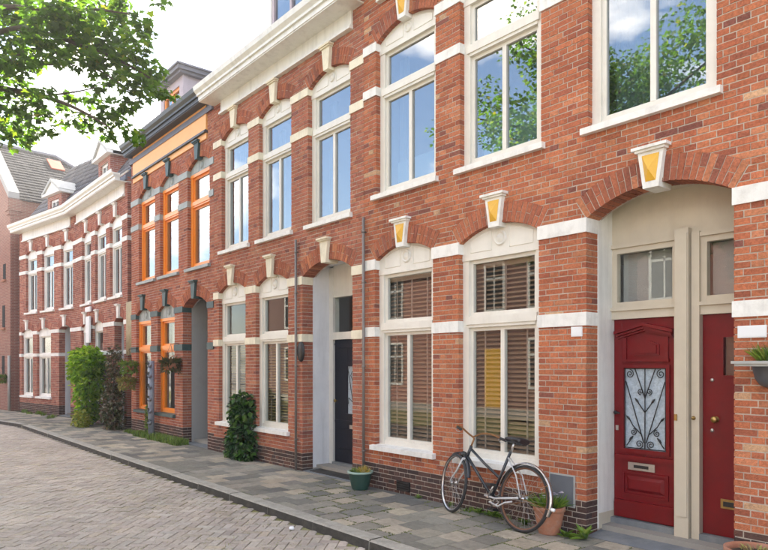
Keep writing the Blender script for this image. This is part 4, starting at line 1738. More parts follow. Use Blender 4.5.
for (zz, hh, xx) in ((5.05, .6, -.75), (3.2, .85, -.85), (1.3, .8, -.9), (5.05, .6, -2.3), (3.2, .85, -2.4)):
    m = MB()
    m.box(xx - .16, xx + .16, -.012, .06, zz, zz + hh)
    w1 = m.build('window', 'dark_opening', HG, center=True)
    m = MB()
    m.box(xx - .22, xx + .22, -.07, .03, zz - .09, zz - .005)
    s1 = m.build('sill', 'terracotta', HG, center=True)
m = MB()
m.tube([(.14, -.08, .02), (.14, -.08, 2.1)], .05, 10)
m.build('drain_pipe', 'pale_zinc', HG)


# ------------------------------------------------------------------ houses across the street (seen mirrored in the panes)
def opposite_house(x, w, h, mt, label, n, y=-14.3, rz=math.pi):
    root = empty('opposite_house', (x, y, 0), rz)
    tag(root, label, 'house', 'houses across the street')
    m = MB()
    m.box(0, w, 0, 8, 0, h)
    m.build('wall', mt, root)
    m = MB()
    m.prism([(0, 0)] * 3, 0, 0) if False else None
    m.hexa([(-.05, -.3, h), (w + .05, -.3, h), (w + .05, 4, h + 3), (-.05, 4, h + 3), (-.05, -.3, h + .15), (w + .05, -.3, h + .15), (w + .05, 4, h + 3.15), (-.05, 4, h + 3.15)])
    m.hexa([(-.05, 4, h + 3), (w + .05, 4, h + 3), (w + .05, 8.2, h), (-.05, 8.2, h), (-.05, 4, h + 3.15), (w + .05, 4, h + 3.15), (w + .05, 8.2, h + .15), (-.05, 8.2, h + .15)])
    m.build('roof', 'lead', root)
    m = MB()
    m.box(-.02, w + .02, -.28, .02, h - .35, h - .02)
    m.build('cornice', 'white_paint', root)
    for fl in range(2):
        for k in range(n):
            xc = w * (k + .5) / n
            if fl == 0 and k == n - 1:
                m = MB()
                m.box(xc - .5, xc + .5, -.02, .05, 0.03, 2.4)
                d = m.build('door', 'gold_paint' if n == 4 else 'navy_paint', root)
                continue
            z0 = .8 + fl * 3.1
            m = MB()
            for q in ((xc - .55, xc - .45, z0, z0 + 2), (xc + .45, xc + .55, z0, z0 + 2), (xc - .45, xc + .45, z0, z0 + .1), (xc - .45, xc + .45, z0 + 1.9, z0 + 2), (xc - .03, xc + .03, z0 + .1, z0 + 1.9), (xc - .45, xc + .45, z0 + 1.3, z0 + 1.38)):
                m.box(q[0], q[1], -.04, .03, q[2], q[3])
            wd = m.build('window', 'white_paint', root)
            m = MB()
            m.box(xc - .45, xc + .45, -.015, .0, z0 + .1, z0 + 1.9)
            m.build('pane', 'dark_opening', wd)
    return root


opposite_house(-9.5, 9.0, 6.4, 'shader_brick_dark', 'dark brick house across the street with a yellow door', 4)
opposite_house(-18.9, 9.2, 6.2, 'shader_brick', 'red brick house across the street behind the large tree', 3)
opposite_house(-28.4, 9.3, 6.6, 'shader_brick_dark', 'dark brick house across the street farther down', 3)
opposite_house(-62, 16, 7.0, 'shader_brick', 'red brick house closing the far end of the street', 6, y=-16, rz=math.pi / 2)
opposite_house(-.1, 9.2, 6.2, 'shader_brick', 'red brick house straight across the street', 3)


# ------------------------------------------------------------------ things on and behind the fronts
def blind(x0, x1, z0, z1, y, slat_mat, label, group, pitch=.054, tilt=30, tapes=3, w=.05):
    b = empty('venetian_blind', ((x0 + x1) / 2, y, z0))
    tag(b, label, 'blind', group)
    hw = (x1 - x0) / 2
    m = MB()
    m.box(-hw, hw, -.025, .03, z1 - z0 - .06, z1 - z0)
    m.build('head_rail', slat_mat, b)
    me = None
    z = .03
    c, s = math.cos(R(tilt)), math.sin(R(tilt))
    while z < z1 - z0 - .07:
        if me is None:
            m = MB()
            t = .0018
            m.hexa([(-hw, -w / 2 * c, -w / 2 * s - t), (hw, -w / 2 * c, -w / 2 * s - t), (hw, w / 2 * c, w / 2 * s - t), (-hw, w / 2 * c, w / 2 * s - t),
                    (-hw, -w / 2 * c, -w / 2 * s + t), (hw, -w / 2 * c, -w / 2 * s + t), (hw, w / 2 * c, w / 2 * s + t), (-hw, w / 2 * c, w / 2 * s + t)])
            o = m.build('slat', slat_mat, b)
            me = o
        else:
            o = me.copy()
            COL.objects.link(o)
            o.parent = b
        o.location = (0, 0, z)
        z += pitch
    for k in range(tapes):
        xx = -hw + 2 * hw * (k + .5) / tapes
        m = MB()
        m.box(xx - .012, xx + .012, -w / 2 - .004, -w / 2 - .002, 0.0, z1 - z0 - .05)
        m.build('ladder_tape', 'tape', b)
    m = MB()
    m.box(-hw, hw, -.02, .02, 0.0, .016)
    m.build('bottom_rail', slat_mat, b)


blind(-6.97, -6.06, .72, 2.96, .20, 'blind_wood', 'brown wooden venetian blind in the left ground-floor window of the red-door house', 'blinds')
blind(-5.36, -4.43, .72, 2.96, .20, 'blind_wood', 'brown wooden venetian blind in the window behind the bicycle', 'blinds')
blind(-11.90, -11.03, .72, 2.25, .20, 'bamboo', 'tan slatted blind in the window behind the ivy shrub', 'blinds', pitch=.05)
blind(-10.40, -9.53, .72, 2.25, .20, 'bamboo', 'tan slatted blind in the window beside the oval plaque', 'blinds', pitch=.05)


def curtain(x0, x1, z0, z1, y, mt, label, folds=9, amp=.03, name='curtain', cat='curtain', group=None, rz=0):
    m = MB()
    n = folds * 6
    for k in range(n):
        a, b = k / n, (k + 1) / n
        ya, yb = amp * math.sin(a * folds * 6.283), amp * math.sin(b * folds * 6.283)
        xa, xb = (a - .5) * (x1 - x0), (b - .5) * (x1 - x0)
        m.quad((xa, ya, 0), (xb, yb, 0), (xb, yb, z1 - z0), (xa, ya, z1 - z0), smooth=True)
        m.quad((xb, yb + .004, 0), (xa, ya + .004, 0), (xa, ya + .004, z1 - z0), (xb, yb + .004, z1 - z0), smooth=True)
    o = m.build(name, mt)
    o.location = ((x0 + x1) / 2, y, z0)
    tag(o, label, cat, group)
    o.rotation_euler = (0, 0, rz)


curtain(-3.58, -2.57, 4.2, 6.05, .33, 'curtain', 'pale net curtain in the upper window above the red doors', 12)
curtain(-5.34, -4.39, 4.2, 4.75, .30, 'film', 'pale half-height privacy screen in the upper window above the bicycle', 1, .002, 'privacy_screen', 'screen')
curtain(-6.95, -6.0, 4.2, 4.6, .30, 'film', 'pale privacy screen in the upper window beside the downpipe', 1, .002, 'privacy_screen', 'screen')
curtain(-6.95, -6.75, 4.6, 6.05, .34, 'curtain', 'narrow pale curtain at the edge of the upper window beside the downpipe', 3)
curtain(-8.68, -8.45, 4.1, 5.95, .34, 'curtain', 'narrow grey curtain in the upper window over the navy door', 3)
curtain(-10.28, -10.05, 4.1, 5.95, .34, 'curtain', 'narrow grey curtain in the middle upper window under the long cornice', 3)
curtain(-11.78, -11.55, 4.1, 5.95, .34, 'curtain', 'narrow grey curtain in the upper window next to the orange frames', 3)
for xo, yo, rz, nm, cols in ((-22.8, .1, 0, 'far rose house beside the alley', ((.93, 1.72), (2.32, 3.17), (3.72, 4.57))), (-27.4, -.65, BEND, 'farthest turned rose house', ((.72, 1.52), (2.15, 2.96), (3.7, 4.42)))):
    for (ca_, cb_), wd_ in zip(cols, ('left', 'middle', 'right')):
        xm_ = (ca_ + cb_) / 2
        px_, py_ = xo + xm_ * math.cos(rz) - .3 * math.sin(rz), yo + xm_ * math.sin(rz) + .3 * math.cos(rz)
        curtain(px_ - (cb_ - ca_) / 2, px_ + (cb_ - ca_) / 2, 3.75, 5.6, py_, 'curtain', 'white curtain in the %s upper window of the %s' % (wd_, nm), 7, .025, group='far curtains', rz=rz)
curtain(-16.6, -15.85, 2.25, 2.72, .3, 'curtain', 'short net curtain in the left orange ground-floor window', 8, .015)
curtain(-15.14, -14.4, 2.25, 2.72, .3, 'curtain', 'short net curtain in the orange window beside the hanging basket', 8, .015)


def downpipe(x, zt, label):
    m = MB()
    m.tube([(0, 0, .0), (0, 0, zt)], .021, 10)
    p = empty('drain_pipe', (x, -.045, .02))
    tag(p, label, 'pipe', 'wall pipes')
    m.build('pipe', 'pipe_metal', p)
    for z in (.5, 1.7, 2.9, zt - .2):
        m = MB()
        m.tube([(0, 0, z - .012), (0, 0, z + .012)], .027, 10)
        m.box(-.008, .008, 0, .06, z - .008, z + .008)
        m.build('bracket', 'pipe_metal', p)


downpipe(-9.10, 3.77, 'thin grey wall pipe beside the black oval plaque')
downpipe(-7.30, 3.82, 'thin grey wall pipe between the navy doorway and the first white-banded window')

# black oval plaque
m = MB()
b = len(m.v)
m.lathe([(.001, -.03), (.06, -.028), (.085, -.018), (.095, 0.0), (.095, .015)], (0, 0, 0), n=24, axis='y')
m.xform(Matrix.Scale(1.75, 4, (0, 0, 1)), b)
o = m.build('wall_plaque', 'black_metal')
o.location = (-9.0, -.012, 1.96)
tag(o, 'black oval plaque on the brick pier left of the navy door', 'plaque')

for (x, z, w, h, lb_) in ((-3.825, 2.03, .125, .10, 'small square white plate on the pier left of the red doors'), (-2.165, 1.965, .22, .10, 'white rectangular name plate on the pier above the wall planter')):
    m = MB()
    m.box(-w / 2, w / 2, -.014, .004, 0, h)
    m.box(-w / 2 + .008, w / 2 - .008, -.017, -.013, .008, h - .008)
    p = m.build('name_plate', 'plate_white')
    p.location = (x, -.002, z)
    tag(p, lb_, 'plate', 'name plates')

# meter hatch and vent
p = empty('meter_hatch', (-4.0, -.004, .28))
tag(p, 'grey square meter hatch in the wall above the terracotta pot', 'hatch')
m = MB()
m.box(-.155, .155, -.012, .03, 0, .33)
m.build('frame', 'pale_zinc', p)
m = MB()
m.box(-.14, .14, -.018, -.008, .014, .316)
m.build('hatch_door', 'hatch_grey', p)
p = empty('air_vent', (-6.49, -.003, .06))
tag(p, 'small dark air vent at the foot of the wall below the sill', 'vent')
m = MB()
m.box(-.13, .13, -.012, .01, 0, .13)
m.build('opening', 'dark_opening', p)
for k in range(4):
    m = MB()
    m.box(-.12, .12, -.02, -.01, .012 + k * .031, .028 + k * .031)
    m.build('louvre', 'black_metal', p)


# ------------------------------------------------------------------ plants
def leaf_quad(mb, p, d, up, ln, wd, col, fold=.25):
    """a pointed folded leaf: four triangles"""
    d = d.normalized()
    s = d.cross(up)
    if s.length < 1e-4:
        s = d.orthogonal()
    s.normalize()
    n = s.cross(d)
    b = len(mb.v)
    mid = p + d * ln * .45
    mb.v += [tuple(p), tuple(mid + s * wd * .5 + n * wd * fold), tuple(p + d * ln - n * ln * .08), tuple(mid - s * wd * .5 + n * wd * fold)]
    mb.face((b, b + 1, b + 2), col)
    mb.face((b, b + 2, b + 3), col)


def rdir(r=rnd):
    z = r.uniform(-1, 1)
    a = r.uniform(0, 6.283)
    q = math.sqrt(1 - z * z)
    return Vector((q * math.cos(a), q * math.sin(a), z))


def shrub(name, loc, lobes, leaf, n, pal, label, mt='ivy_leaf', stems=6, seed=1, cat='shrub', shape=1.0, group=None):
    """lobes: (x, y, z, rx, ry, rz) in local coordinates"""
    r = random.Random(seed)
    root = empty(name, loc)
    tag(root, label, cat, group)
    m = MB()
    tot = sum(l[3] * l[5] for l in lobes)
    for (x, y, z, rx, ry, rz) in lobes:
        for _ in range(int(n * rx * rz / tot)):
            d = rdir(r)
            q = r.uniform(.55, 1.04) ** .7
            bumpy = 1 + .16 * math.sin(d.x * 5 + z * 3) * math.cos(d.z * 6 + x * 4)
            p = Vector((x + d.x * rx * q * bumpy, y + d.y * ry * q * bumpy, z + d.z * rz * q * bumpy))
            if p.z < .01:
                p.z = r.uniform(.01, .1)
            dd = (d + rdir(r) * .9 + Vector((0, -.1, -.35))).normalized()
            sz = leaf * r.uniform(.6, 1.25)
            leaf_quad(m, p, dd, Vector((0, 0, 1)) + rdir(r) * .5, sz, sz * .8 * shape, pick(pal, r))
    m.build('foliage', mt, root)
    s = MB()
    for k in range(stems):
        l = lobes[k % len(lobes)]
        a = r.uniform(-.3, .3)
        s.tube([(r.uniform(-.06, .06), r.uniform(-.03, .03), 0), (l[0] * .5 + a * l[3] * .3, l[1] * .5, l[2] * .5), (l[0] + a * l[3], l[1], l[2] + l[5] * .5)], [.014, .011, .004], 6)
    s.build('stem', 'bark', root)
    return root


PAL_IVY = [(4, (0.022, 0.06, 0.014)), (3, (0.038, 0.10, 0.018)), (2, (0.014, 0.038, 0.013)), (2.2, (0.085, 0.18, 0.03)), (.8, (0.15, 0.24, 0.05))]
PAL_LIGHT = [(4, (0.14, 0.25, 0.025)), (3, (0.19, 0.31, 0.035)), (2, (0.08, 0.16, 0.02)), (1, (0.26, 0.35, 0.05))]
PAL_BUSH = [(4, (0.108, 0.194, 0.022)), (3, (0.158, 0.252, 0.029)), (2, (0.058, 0.115, 0.014)), (1, (0.216, 0.288, 0.043))]
PAL_BROWN = [(3, (0.08, 0.095, 0.03)), (3, (0.13, 0.085, 0.045)), (2, (0.05, 0.06, 0.025)), (1.4, (0.18, 0.13, 0.06))]
PAL_GRASS = [(4, (0.15, 0.25, 0.03)), (3, (0.21, 0.31, 0.045)), (2, (0.09, 0.14, 0.03)), (1, (0.22, 0.26, 0.07))]

shrub('ivy_shrub', (-10.80, -.15, .02),
      [(-.02, 0, .30, .36, .19, .32), (.08, 0, .52, .33, .18, .28), (-.04, 0, .86, .30, .17, .20), (.06, .0, 1.06, .24, .15, .14), (-.28, .0, .14, .17, .14, .14), (.22, -.02, .14, .17, .15, .13), (.16, 0, .9, .20, .14, .15)],
      .11, 1600, PAL_IVY, 'dark glossy ivy shrub climbing the wall between the cream-banded windows', seed=4)
shrub('round_bush', (-19.75, -.35, .02),
      [(0, 0, 1.85, .75, .42, .36), (-.28, 0, 1.6, .55, .40, .5), (.15, 0, 1.25, .55, .38, .5), (.0, 0, .8, .42, .32, .4), (-.05, 0, .35, .36, .3, .3), (.35, 0, 1.75, .45, .36, .33)],
      .13, 3600, PAL_BUSH, 'tall light green bush against the far rose brick house', seed=6, mt='leaf')
shrub('climbing_shrub', (-17.95, -.2, .02),
      [(0, 0, .35, .45, .26, .38), (.05, 0, .85, .40, .24, .42), (.1, 0, 1.3, .34, .22, .42), (.12, 0, 1.75, .26, .2, .35), (-.3, 0, .6, .3, .2, .4), (.1, 0, 2.05, .16, .14, .2)],
      .10, 1500, PAL_BROWN, 'dark brownish climbing shrub between the green bush and the orange-window house', seed=7)
shrub('low_plant', (-19.4, -.62, .02), [(0, 0, .2, .32, .2, .22), (.2, 0, .14, .2, .16, .16)], .10, 380, [(3, (0.28, 0.30, 0.03)), (2, (0.18, 0.24, 0.03)), (1, (0.38, 0.36, 0.04))],
      'yellow-green low plant at the foot of the light green bush', seed=9, cat='plant', stems=3)


def grass_patch(name, x0, x1, y0, y1, n, hmin, hmax, label, seed=1, z=.02, pal=PAL_GRASS, bound=None, parent=None, kind='stuff'):
    r = random.Random(seed)
    m = MB()
    cl_ = [(r.uniform(x0, x1), r.uniform(y0, y1)) for _ in range(max(3, n // 45))]
    for _ in range(n):
        cx, cy = r.choice(cl_)
        x = min(max(cx + r.gauss(0, .055), x0), x1)
        y = min(max(cy + r.gauss(0, .045), y0 - .06), y1)
        h = r.uniform(hmin, hmax)
        a = r.uniform(0, 6.283)
        lean = r.uniform(.1, .7)
        w = r.uniform(.004, .009)
        c = pick(pal, r)
        d = Vector((math.cos(a), math.sin(a), 0))
        s = Vector((-d.y, d.x, 0)) * w
        p = Vector((x, y, z))
        q = p + d * h * lean * .4 + Vector((0, 0, h * .65))
        t = p + d * h * lean + Vector((0, 0, h * .95))
        b = len(m.v)
        m.v += [tuple(p - s), tuple(p + s), tuple(q + s * .8), tuple(q - s * .8), tuple(t)]
        m.face((b, b + 1, b + 2, b + 3), c)
        m.face((b + 3, b + 2, b + 4), c)
    o = m.build(name, 'grass', parent)
    if kind:
        tag(o, label, None, None, kind)
    return o


grass_patch('grass_strip', -16.0, -13.45, -.28, -.02, 4200, .06, .17, 'bright green grass strip at the foot of the orange-window house', 2)
grass_patch('grass_strip', -17.2, -16.4, -.16, -.02, 400, .04, .1, 'grass tuft strip by the alley', 3)
grass_patch('weed_strip', -7.0, -4.2, -.10, -.015, 150, .02, .05, 'thin weeds along the foot of the wall', 5)
grass_patch('weed_strip', -27.0, -23.0, -.75, -.2, 900, .05, .13, 'weeds along the foot of the far house', 8)


def weed(x, y, s, label, seed, n=26, z=.02, pal=PAL_LIGHT):
    r = random.Random(seed)
    root = empty('weed', (x, y, z))
    tag(root, label, 'weed', 'weeds in the pavement')
    m = MB()
    for _ in range(n):
        a = r.uniform(0, 6.283)
        d = Vector((math.cos(a), math.sin(a), r.uniform(.15, 1.1)))
        leaf_quad(m, Vector((r.uniform(-.02, .02) * s * 8, r.uniform(-.015, .015) * s * 8, r.uniform(0, .03))), d, Vector((0, 0, 1)), s * r.uniform(.6, 1.2), s * .35, pick(pal, r))
    m.build('leaves', 'grass', root)


weed(-4.86, -.10, .11, 'leafy weed at the wall foot under the bicycle pedals', 1)
weed(-5.07, -.09, .085, 'small weed at the wall foot behind the bicycle frame', 2)
weed(-4.40, -.09, .10, 'weed at the wall foot seen through the rear wheel', 3)
weed(-6.15, -.06, .06, 'tiny weed at the wall foot just right of the air vent', 4)
weed(-5.55, -.07, .05, 'tiny weed beside the front wheel', 5)
weed(-3.66, -.12, .17, 'long-leaved weed at the corner of the brick pier by the red doors', 6, 16)
weed(-3.83, -.20, .13, 'spreading weed between the terracotta pot and the brick pier', 7, 14)

# moss in the tile joints of the near pavement
g = MB()
for _ in range(5200):
    k = rnd.randint(0, 24)
    if rnd.random() < .5:
        x = BEND_X + .3 * rnd.randint(44, 66)
        y = rnd.uniform(-1.6, -.05)
    else:
        i = rnd.randint(44, 66)
        x = BEND_X + .3 * (i + rnd.random())
        y = KERB_Y + .17 + .3 * rnd.randint(0, 5) - (.15 if i % 2 else 0)
    # patchy: keep only where a slow pattern allows
    if math.sin(x * 2.1 + y * 3.7) + math.sin(x * 5.3 - y * 2.2) * .6 < -.15 or y > -.02 or y < KERB_Y + .14:
        continue
    for q in range(3):
        px, py = x + rnd.gauss(0, .003), y + rnd.gauss(0, .003)
        a = rnd.uniform(0, 6.28)
        l = rnd.uniform(.004, .012)
        c = jit((.14, .17, .035), .3)
        g.quad((px - .003, py, .016), (px + .003, py, .016), (px + .003 + l * math.cos(a), py + l * math.sin(a), .02 + l * .7), (px - .003 + l * math.cos(a), py + l * math.sin(a), .02 + l * .7), c)
tag(g.build('tile_joint_moss', 'grass', bpy.data.objects['pavement']), kind='stuff')


# ------------------------------------------------------------------ pots
def flower_pot(name, loc, r0, r1, h, mt, rim_mt, label, cat='flower pot', rim=.03, group=None):
    root = empty(name, loc)
    tag(root, label, cat, group)
    m = MB()
    m.lathe([(.001, .004), (r0, .0), (r0 * 1.02, .01), (r1 * .98, h - rim * 1.6), (r1 * .98, h - rim)], n=28)
    m.build('body', mt, root)
    m = MB()
    m.lathe([(r1 * .98, h - rim), (r1 * 1.08, h - rim * .9), (r1 * 1.09, h), (r1 * 1.0, h + .002), (r1 * .93, h - .015), (r1 * .9, h - .06)], n=28)
    m.build('rim', rim_mt, root)
    m = MB()
    m.lathe([(.001, h - .03), (r1 * .5, h - .025), (r1 * .95, h - .045)], n=20)
    m.build('soil', 'soil', root)
    return root


def pot_plant(root, r, n, hmin, hmax, pal, name='plant', seed=1, mt='grass', z=0, spread=1.2, wd=.02, ln=None, flowers=None):
    rr = random.Random(seed)
    m = MB()
    for _ in range(n):
        a = rr.uniform(0, 6.283)
        q = r * math.sqrt(rr.random())
        p = Vector((q * math.cos(a), q * math.sin(a), z))
        d = Vector((math.cos(a) * spread * rr.uniform(0, 1), math.sin(a) * spread * rr.uniform(0, 1), rr.uniform(.5, 1.2)))
        leaf_quad(m, p, d, Vector((0, 0, 1)), rr.uniform(hmin, hmax), wd * rr.uniform(.7, 1.4), pick(pal, rr))
    m.build(name, mt, root)
    if flowers:
        m = MB()
        for _ in range(flowers[0]):
            a = rr.uniform(0, 6.283)
            q = r * 1.1 * math.sqrt(rr.random())
            p = Vector((q * math.cos(a), q * math.sin(a), z + rr.uniform(hmin, hmax) * .9))
            for k in range(5):
                d = Vector((math.cos(k * 1.257), math.sin(k * 1.257), .3))
                leaf_quad(m, p, d, Vector((0, 0, 1)), .022, .018, pick(flowers[1], rr))
        tag(m.build('flowers', 'petal', root), kind='stuff')


p = flower_pot('green_pot', (-7.15, -.22, .02), .115, .165, .25, 'green_plastic', 'pale_rim', 'dark green plastic pot with pale rim on the pavement by the thin pipe')
pot_plant(p, .13, 120, .03, .08, PAL_GRASS, seed=3, z=.23)
pot_plant(p, .07, 60, .05, .12, [(3, (.50, .34, .05)), (2, (.35, .30, .06)), (1, (.55, .42, .16))], name='wilted_plant', seed=4, z=.23)
p.children[-1].location = (.08, 0, 0)
p = flower_pot('terracotta_pot', (-4.03, -.19, .02), .105, .15, .28, 'terracotta', 'terracotta', 'terracotta flower pot with grassy plants behind the rear bicycle wheel', rim=.05)
pot_plant(p, .13, 240, .07, .18, PAL_LIGHT, seed=5, z=.27, spread=1.5, wd=.016, flowers=(14, [(1, (.55, .5, .62)), (1, (.75, .72, .7))]))
p = flower_pot('terracotta_bowl', (-2.05, -.27, .02), .13, .20, .285, 'terracotta', 'terracotta', 'wide terracotta pot of dry soil at the lower right corner', rim=.04)
pot_plant(p, .10, 60, .02, .06, [(2, (.30, .22, .10)), (1, (.45, .45, .12))], name='dry_stalks', seed=6, z=.26)

# planter hung on the wall on the right
p = empty('wall_planter', (-1.97, -.012, 1.56))
tag(p, 'dark grey half-round wall planter with bright grassy plants right of the red doors', 'planter')
m = MB()
n = 20
prof = [(.08, .0), (.115, .02), (.145, .07), (.165, .155), (.172, .19)]
b = 0
for r_, h_ in prof:
    for k in range(n + 1):
        a = math.pi + math.pi * k / n
        ru = r_ * (1 + .02 * (1 if k % 2 else -1) * (1 if h_ < .08 else 0))
        m.v.append((ru * math.cos(a) * 1.12, ru * math.sin(a), h_))
for i in range(len(prof) - 1):
    for k in range(n):
        m.face((i * (n + 1) + k, i * (n + 1) + k + 1, (i + 1) * (n + 1) + k + 1, (i + 1) * (n + 1) + k), None, True)
m.face([k for k in range(n, -1, -1)])
m.build('bowl', 'grey_plastic', p)
m = MB()
m.box(-.225, .225, -.215, .005, .19, .212)
m.box(-.205, .205, -.20, .003, .17, .19)
m.build('rim', 'pale_zinc', p)
pot_plant(p, .15, 420, .07, .17, [(4, (.16, .26, .02)), (3, (.22, .32, .03)), (2, (.10, .18, .02)), (1, (.32, .36, .05))], seed=8, z=.205, spread=.9, wd=.014)
p.children[-1].location = (0, -.12, 0)


# hanging baskets by the orange-window house
def basket(x, y, z, r, label, seed, pal, flowers):
    root = empty('hanging_basket', (x, y, z))
    tag(root, label, 'hanging basket', 'hanging baskets')
    m = MB()
    m.lathe([(.001, -r), (r * .5, -r * .87), (r * .85, -r * .5), (r, 0), (r * .92, .01), (r * .85, -.03)], n=18)
    m.build('bowl', 'terracotta', root)
    m = MB()
    m.tube([(0, -y - .0, .42), (0, -y - .05, .44), (0, 0, .42)], .008, 6)
    for k in range(3):
        a = k * 2.09
        m.tube([(r * .95 * math.cos(a), r * .95 * math.sin(a), 0), (0, 0, .42)], .003, 4)
    m.build('hanger', 'black_metal', root)
    pot_plant(root, r * .9, 260, .08, .22, pal, seed=seed, z=-.02, spread=1.9, wd=.06, flowers=flowers)
    rr = random.Random(seed)
    m = MB()
    for _ in range(170):
        a, zz = rr.uniform(0, 6.283), rr.uniform(-r * 1.1, .04)
        p_ = Vector((r * 1.02 * math.cos(a), r * 1.02 * math.sin(a), zz))
        leaf_quad(m, p_, Vector((math.cos(a), math.sin(a), -1.2)) + rdir(rr) * .5, Vector((0, 0, 1)), rr.uniform(.05, .11), .045, pick(pal, rr))
    m.build('trailing_leaves', 'grass', root)


FLW = [(2, (.65, .20, .06)), (1, (.55, .35, .10)), (1, (.6, .12, .08))]
basket(-13.98, -.20, 1.78, .17, 'hanging basket of orange flowers on the pier beside the orange window', 3, PAL_BROWN, (60, FLW))
basket(-16.62, -.22, 1.72, .16, 'upper hanging basket of reddish flowers at the alley corner', 4, PAL_GRASS, (40, FLW))
basket(-16.66, -.26, 1.32, .16, 'lower hanging basket of wilted yellow plants at the alley corner', 5, [(2, (.28, .26, .06)), (2, (.2, .2, .05)), (1, (.35, .28, .08))], (14, FLW))
basket(-28.5, -1.05, 1.25, .16, 'far hanging basket on the gable house wall', 6, PAL_GRASS, (30, [(1, (.7, .65, .6)), (1, (.6, .1, .1))]))

# blue grey post with pockets of plants
p = empty('planter_post', (-15.32, -.14, .02))
tag(p, 'blue-grey metal post with small plants between the orange windows', 'post')
m = MB()
m.tube([(0, 0, 0), (0, 0, 1.82)], .075, 14)
m.build('post', 'blue_post', p)
m = MB()
for z in (.35, .62, .9, 1.18, 1.45, 1.7):
    m.tube([(.05, -.05, z), (.10, -.09, z + .04)], [.05, .045], 8)
m.build('plant_pocket', 'blue_post', p)
r_ = random.Random(4)
m = MB()
for z in (.35, .62, .9, 1.18, 1.45, 1.7):
    for _ in range(16):
        leaf_quad(m, Vector((.08, -.09, z + .05)), rdir(r_) + Vector((0, -.3, .4)), Vector((0, 0, 1)), r_.uniform(.04, .1), .03, pick(PAL_BROWN, r_))
for _ in range(150):
    z = r_.uniform(0, .75)
    leaf_quad(m, Vector((-.07 + r_.uniform(-.08, .05), -.06, z)), rdir(r_) + Vector((0, -.3, .2)), Vector((0, 0, 1)), r_.uniform(.05, .11), .05, pick(PAL_GRASS, r_))
m.build('leaves', 'grass', p)

# alley between the houses: gate and tan corrugated duct
p = empty('alley_gate', (-17.42, 1.0, 0))
tag(p, 'dark wooden gate closing the narrow alley', 'gate')
for k in range(7):
    m = MB()
    m.box(-.29 + k * .085, -.29 + k * .085 + .08, -.02, .02, .03, 2.1)
    m.build('board', 'dark_wood', p)
m = MB()
m.box(-.29, .30, .02, .05, .4, .5)
m.box(-.29, .30, .02, .05, 1.6, 1.7)
m.build('rail', 'dark_wood', p)
p = empty('tan_panel', (-17.38, .05, 2.0))
tag(p, 'tan ribbed panel above the alley beside the far rose house', 'panel')
for k in range(8):
    m = MB()
    m.tube([(-.2 + k * .055, 0, 0), (-.2 + k * .055, 0, 1.4)], .028, 8)
    m.build('rib', 'corrugated', p)
p = empty('alley_wall', (-17.4, 3.2, 0))
tag(p, 'dark brick wall at the back of the alley', 'wall')
m = MB()
m.box(-.3, .3, 0, .2, 0, 6.6)
m.build('wall', 'shader_brick_dark', p)
m = MB()
m.box(-.3, .3, -.04, .24, 6.6, 6.7)
m.build('coping', 'lead', p)
# white nameboards on the far rose house
for (x, z, w, h, l_) in ((-20.98, 2.42, .40, .80, 'tall white signboard on the far rose house'), (-20.98, 3.36, .52, .15, 'small white board above the tall signboard on the far rose house')):
    m = MB()
    m.box(-w / 2, w / 2, -.04, .0, 0, h)
    m.box(-w / 2 + .02, w / 2 - .02, -.05, -.035, .02, h - .02)
    p = m.build('sign_board', 'plate_white')
    p.location = (x, .03, z)
    tag(p, l_, 'sign', 'white boards on the far house')

# a crumpled scrap of paper in the gutter
m = MB()
m.lathe([(.001, 0), (.03, .005), (.035, .02), (.02, .035), (.001, .03)], n=7)
m.v = [(a + rnd.uniform(-.008, .008), b + rnd.uniform(-.008, .008), c) for a, b, c in m.v]
p = m.build('paper_scrap', 'plate_white')
p.location = (-6.15, -1.95, ROAD_Z - .002)
tag(p, 'crumpled white scrap of paper on the road by the kerb', 'litter')


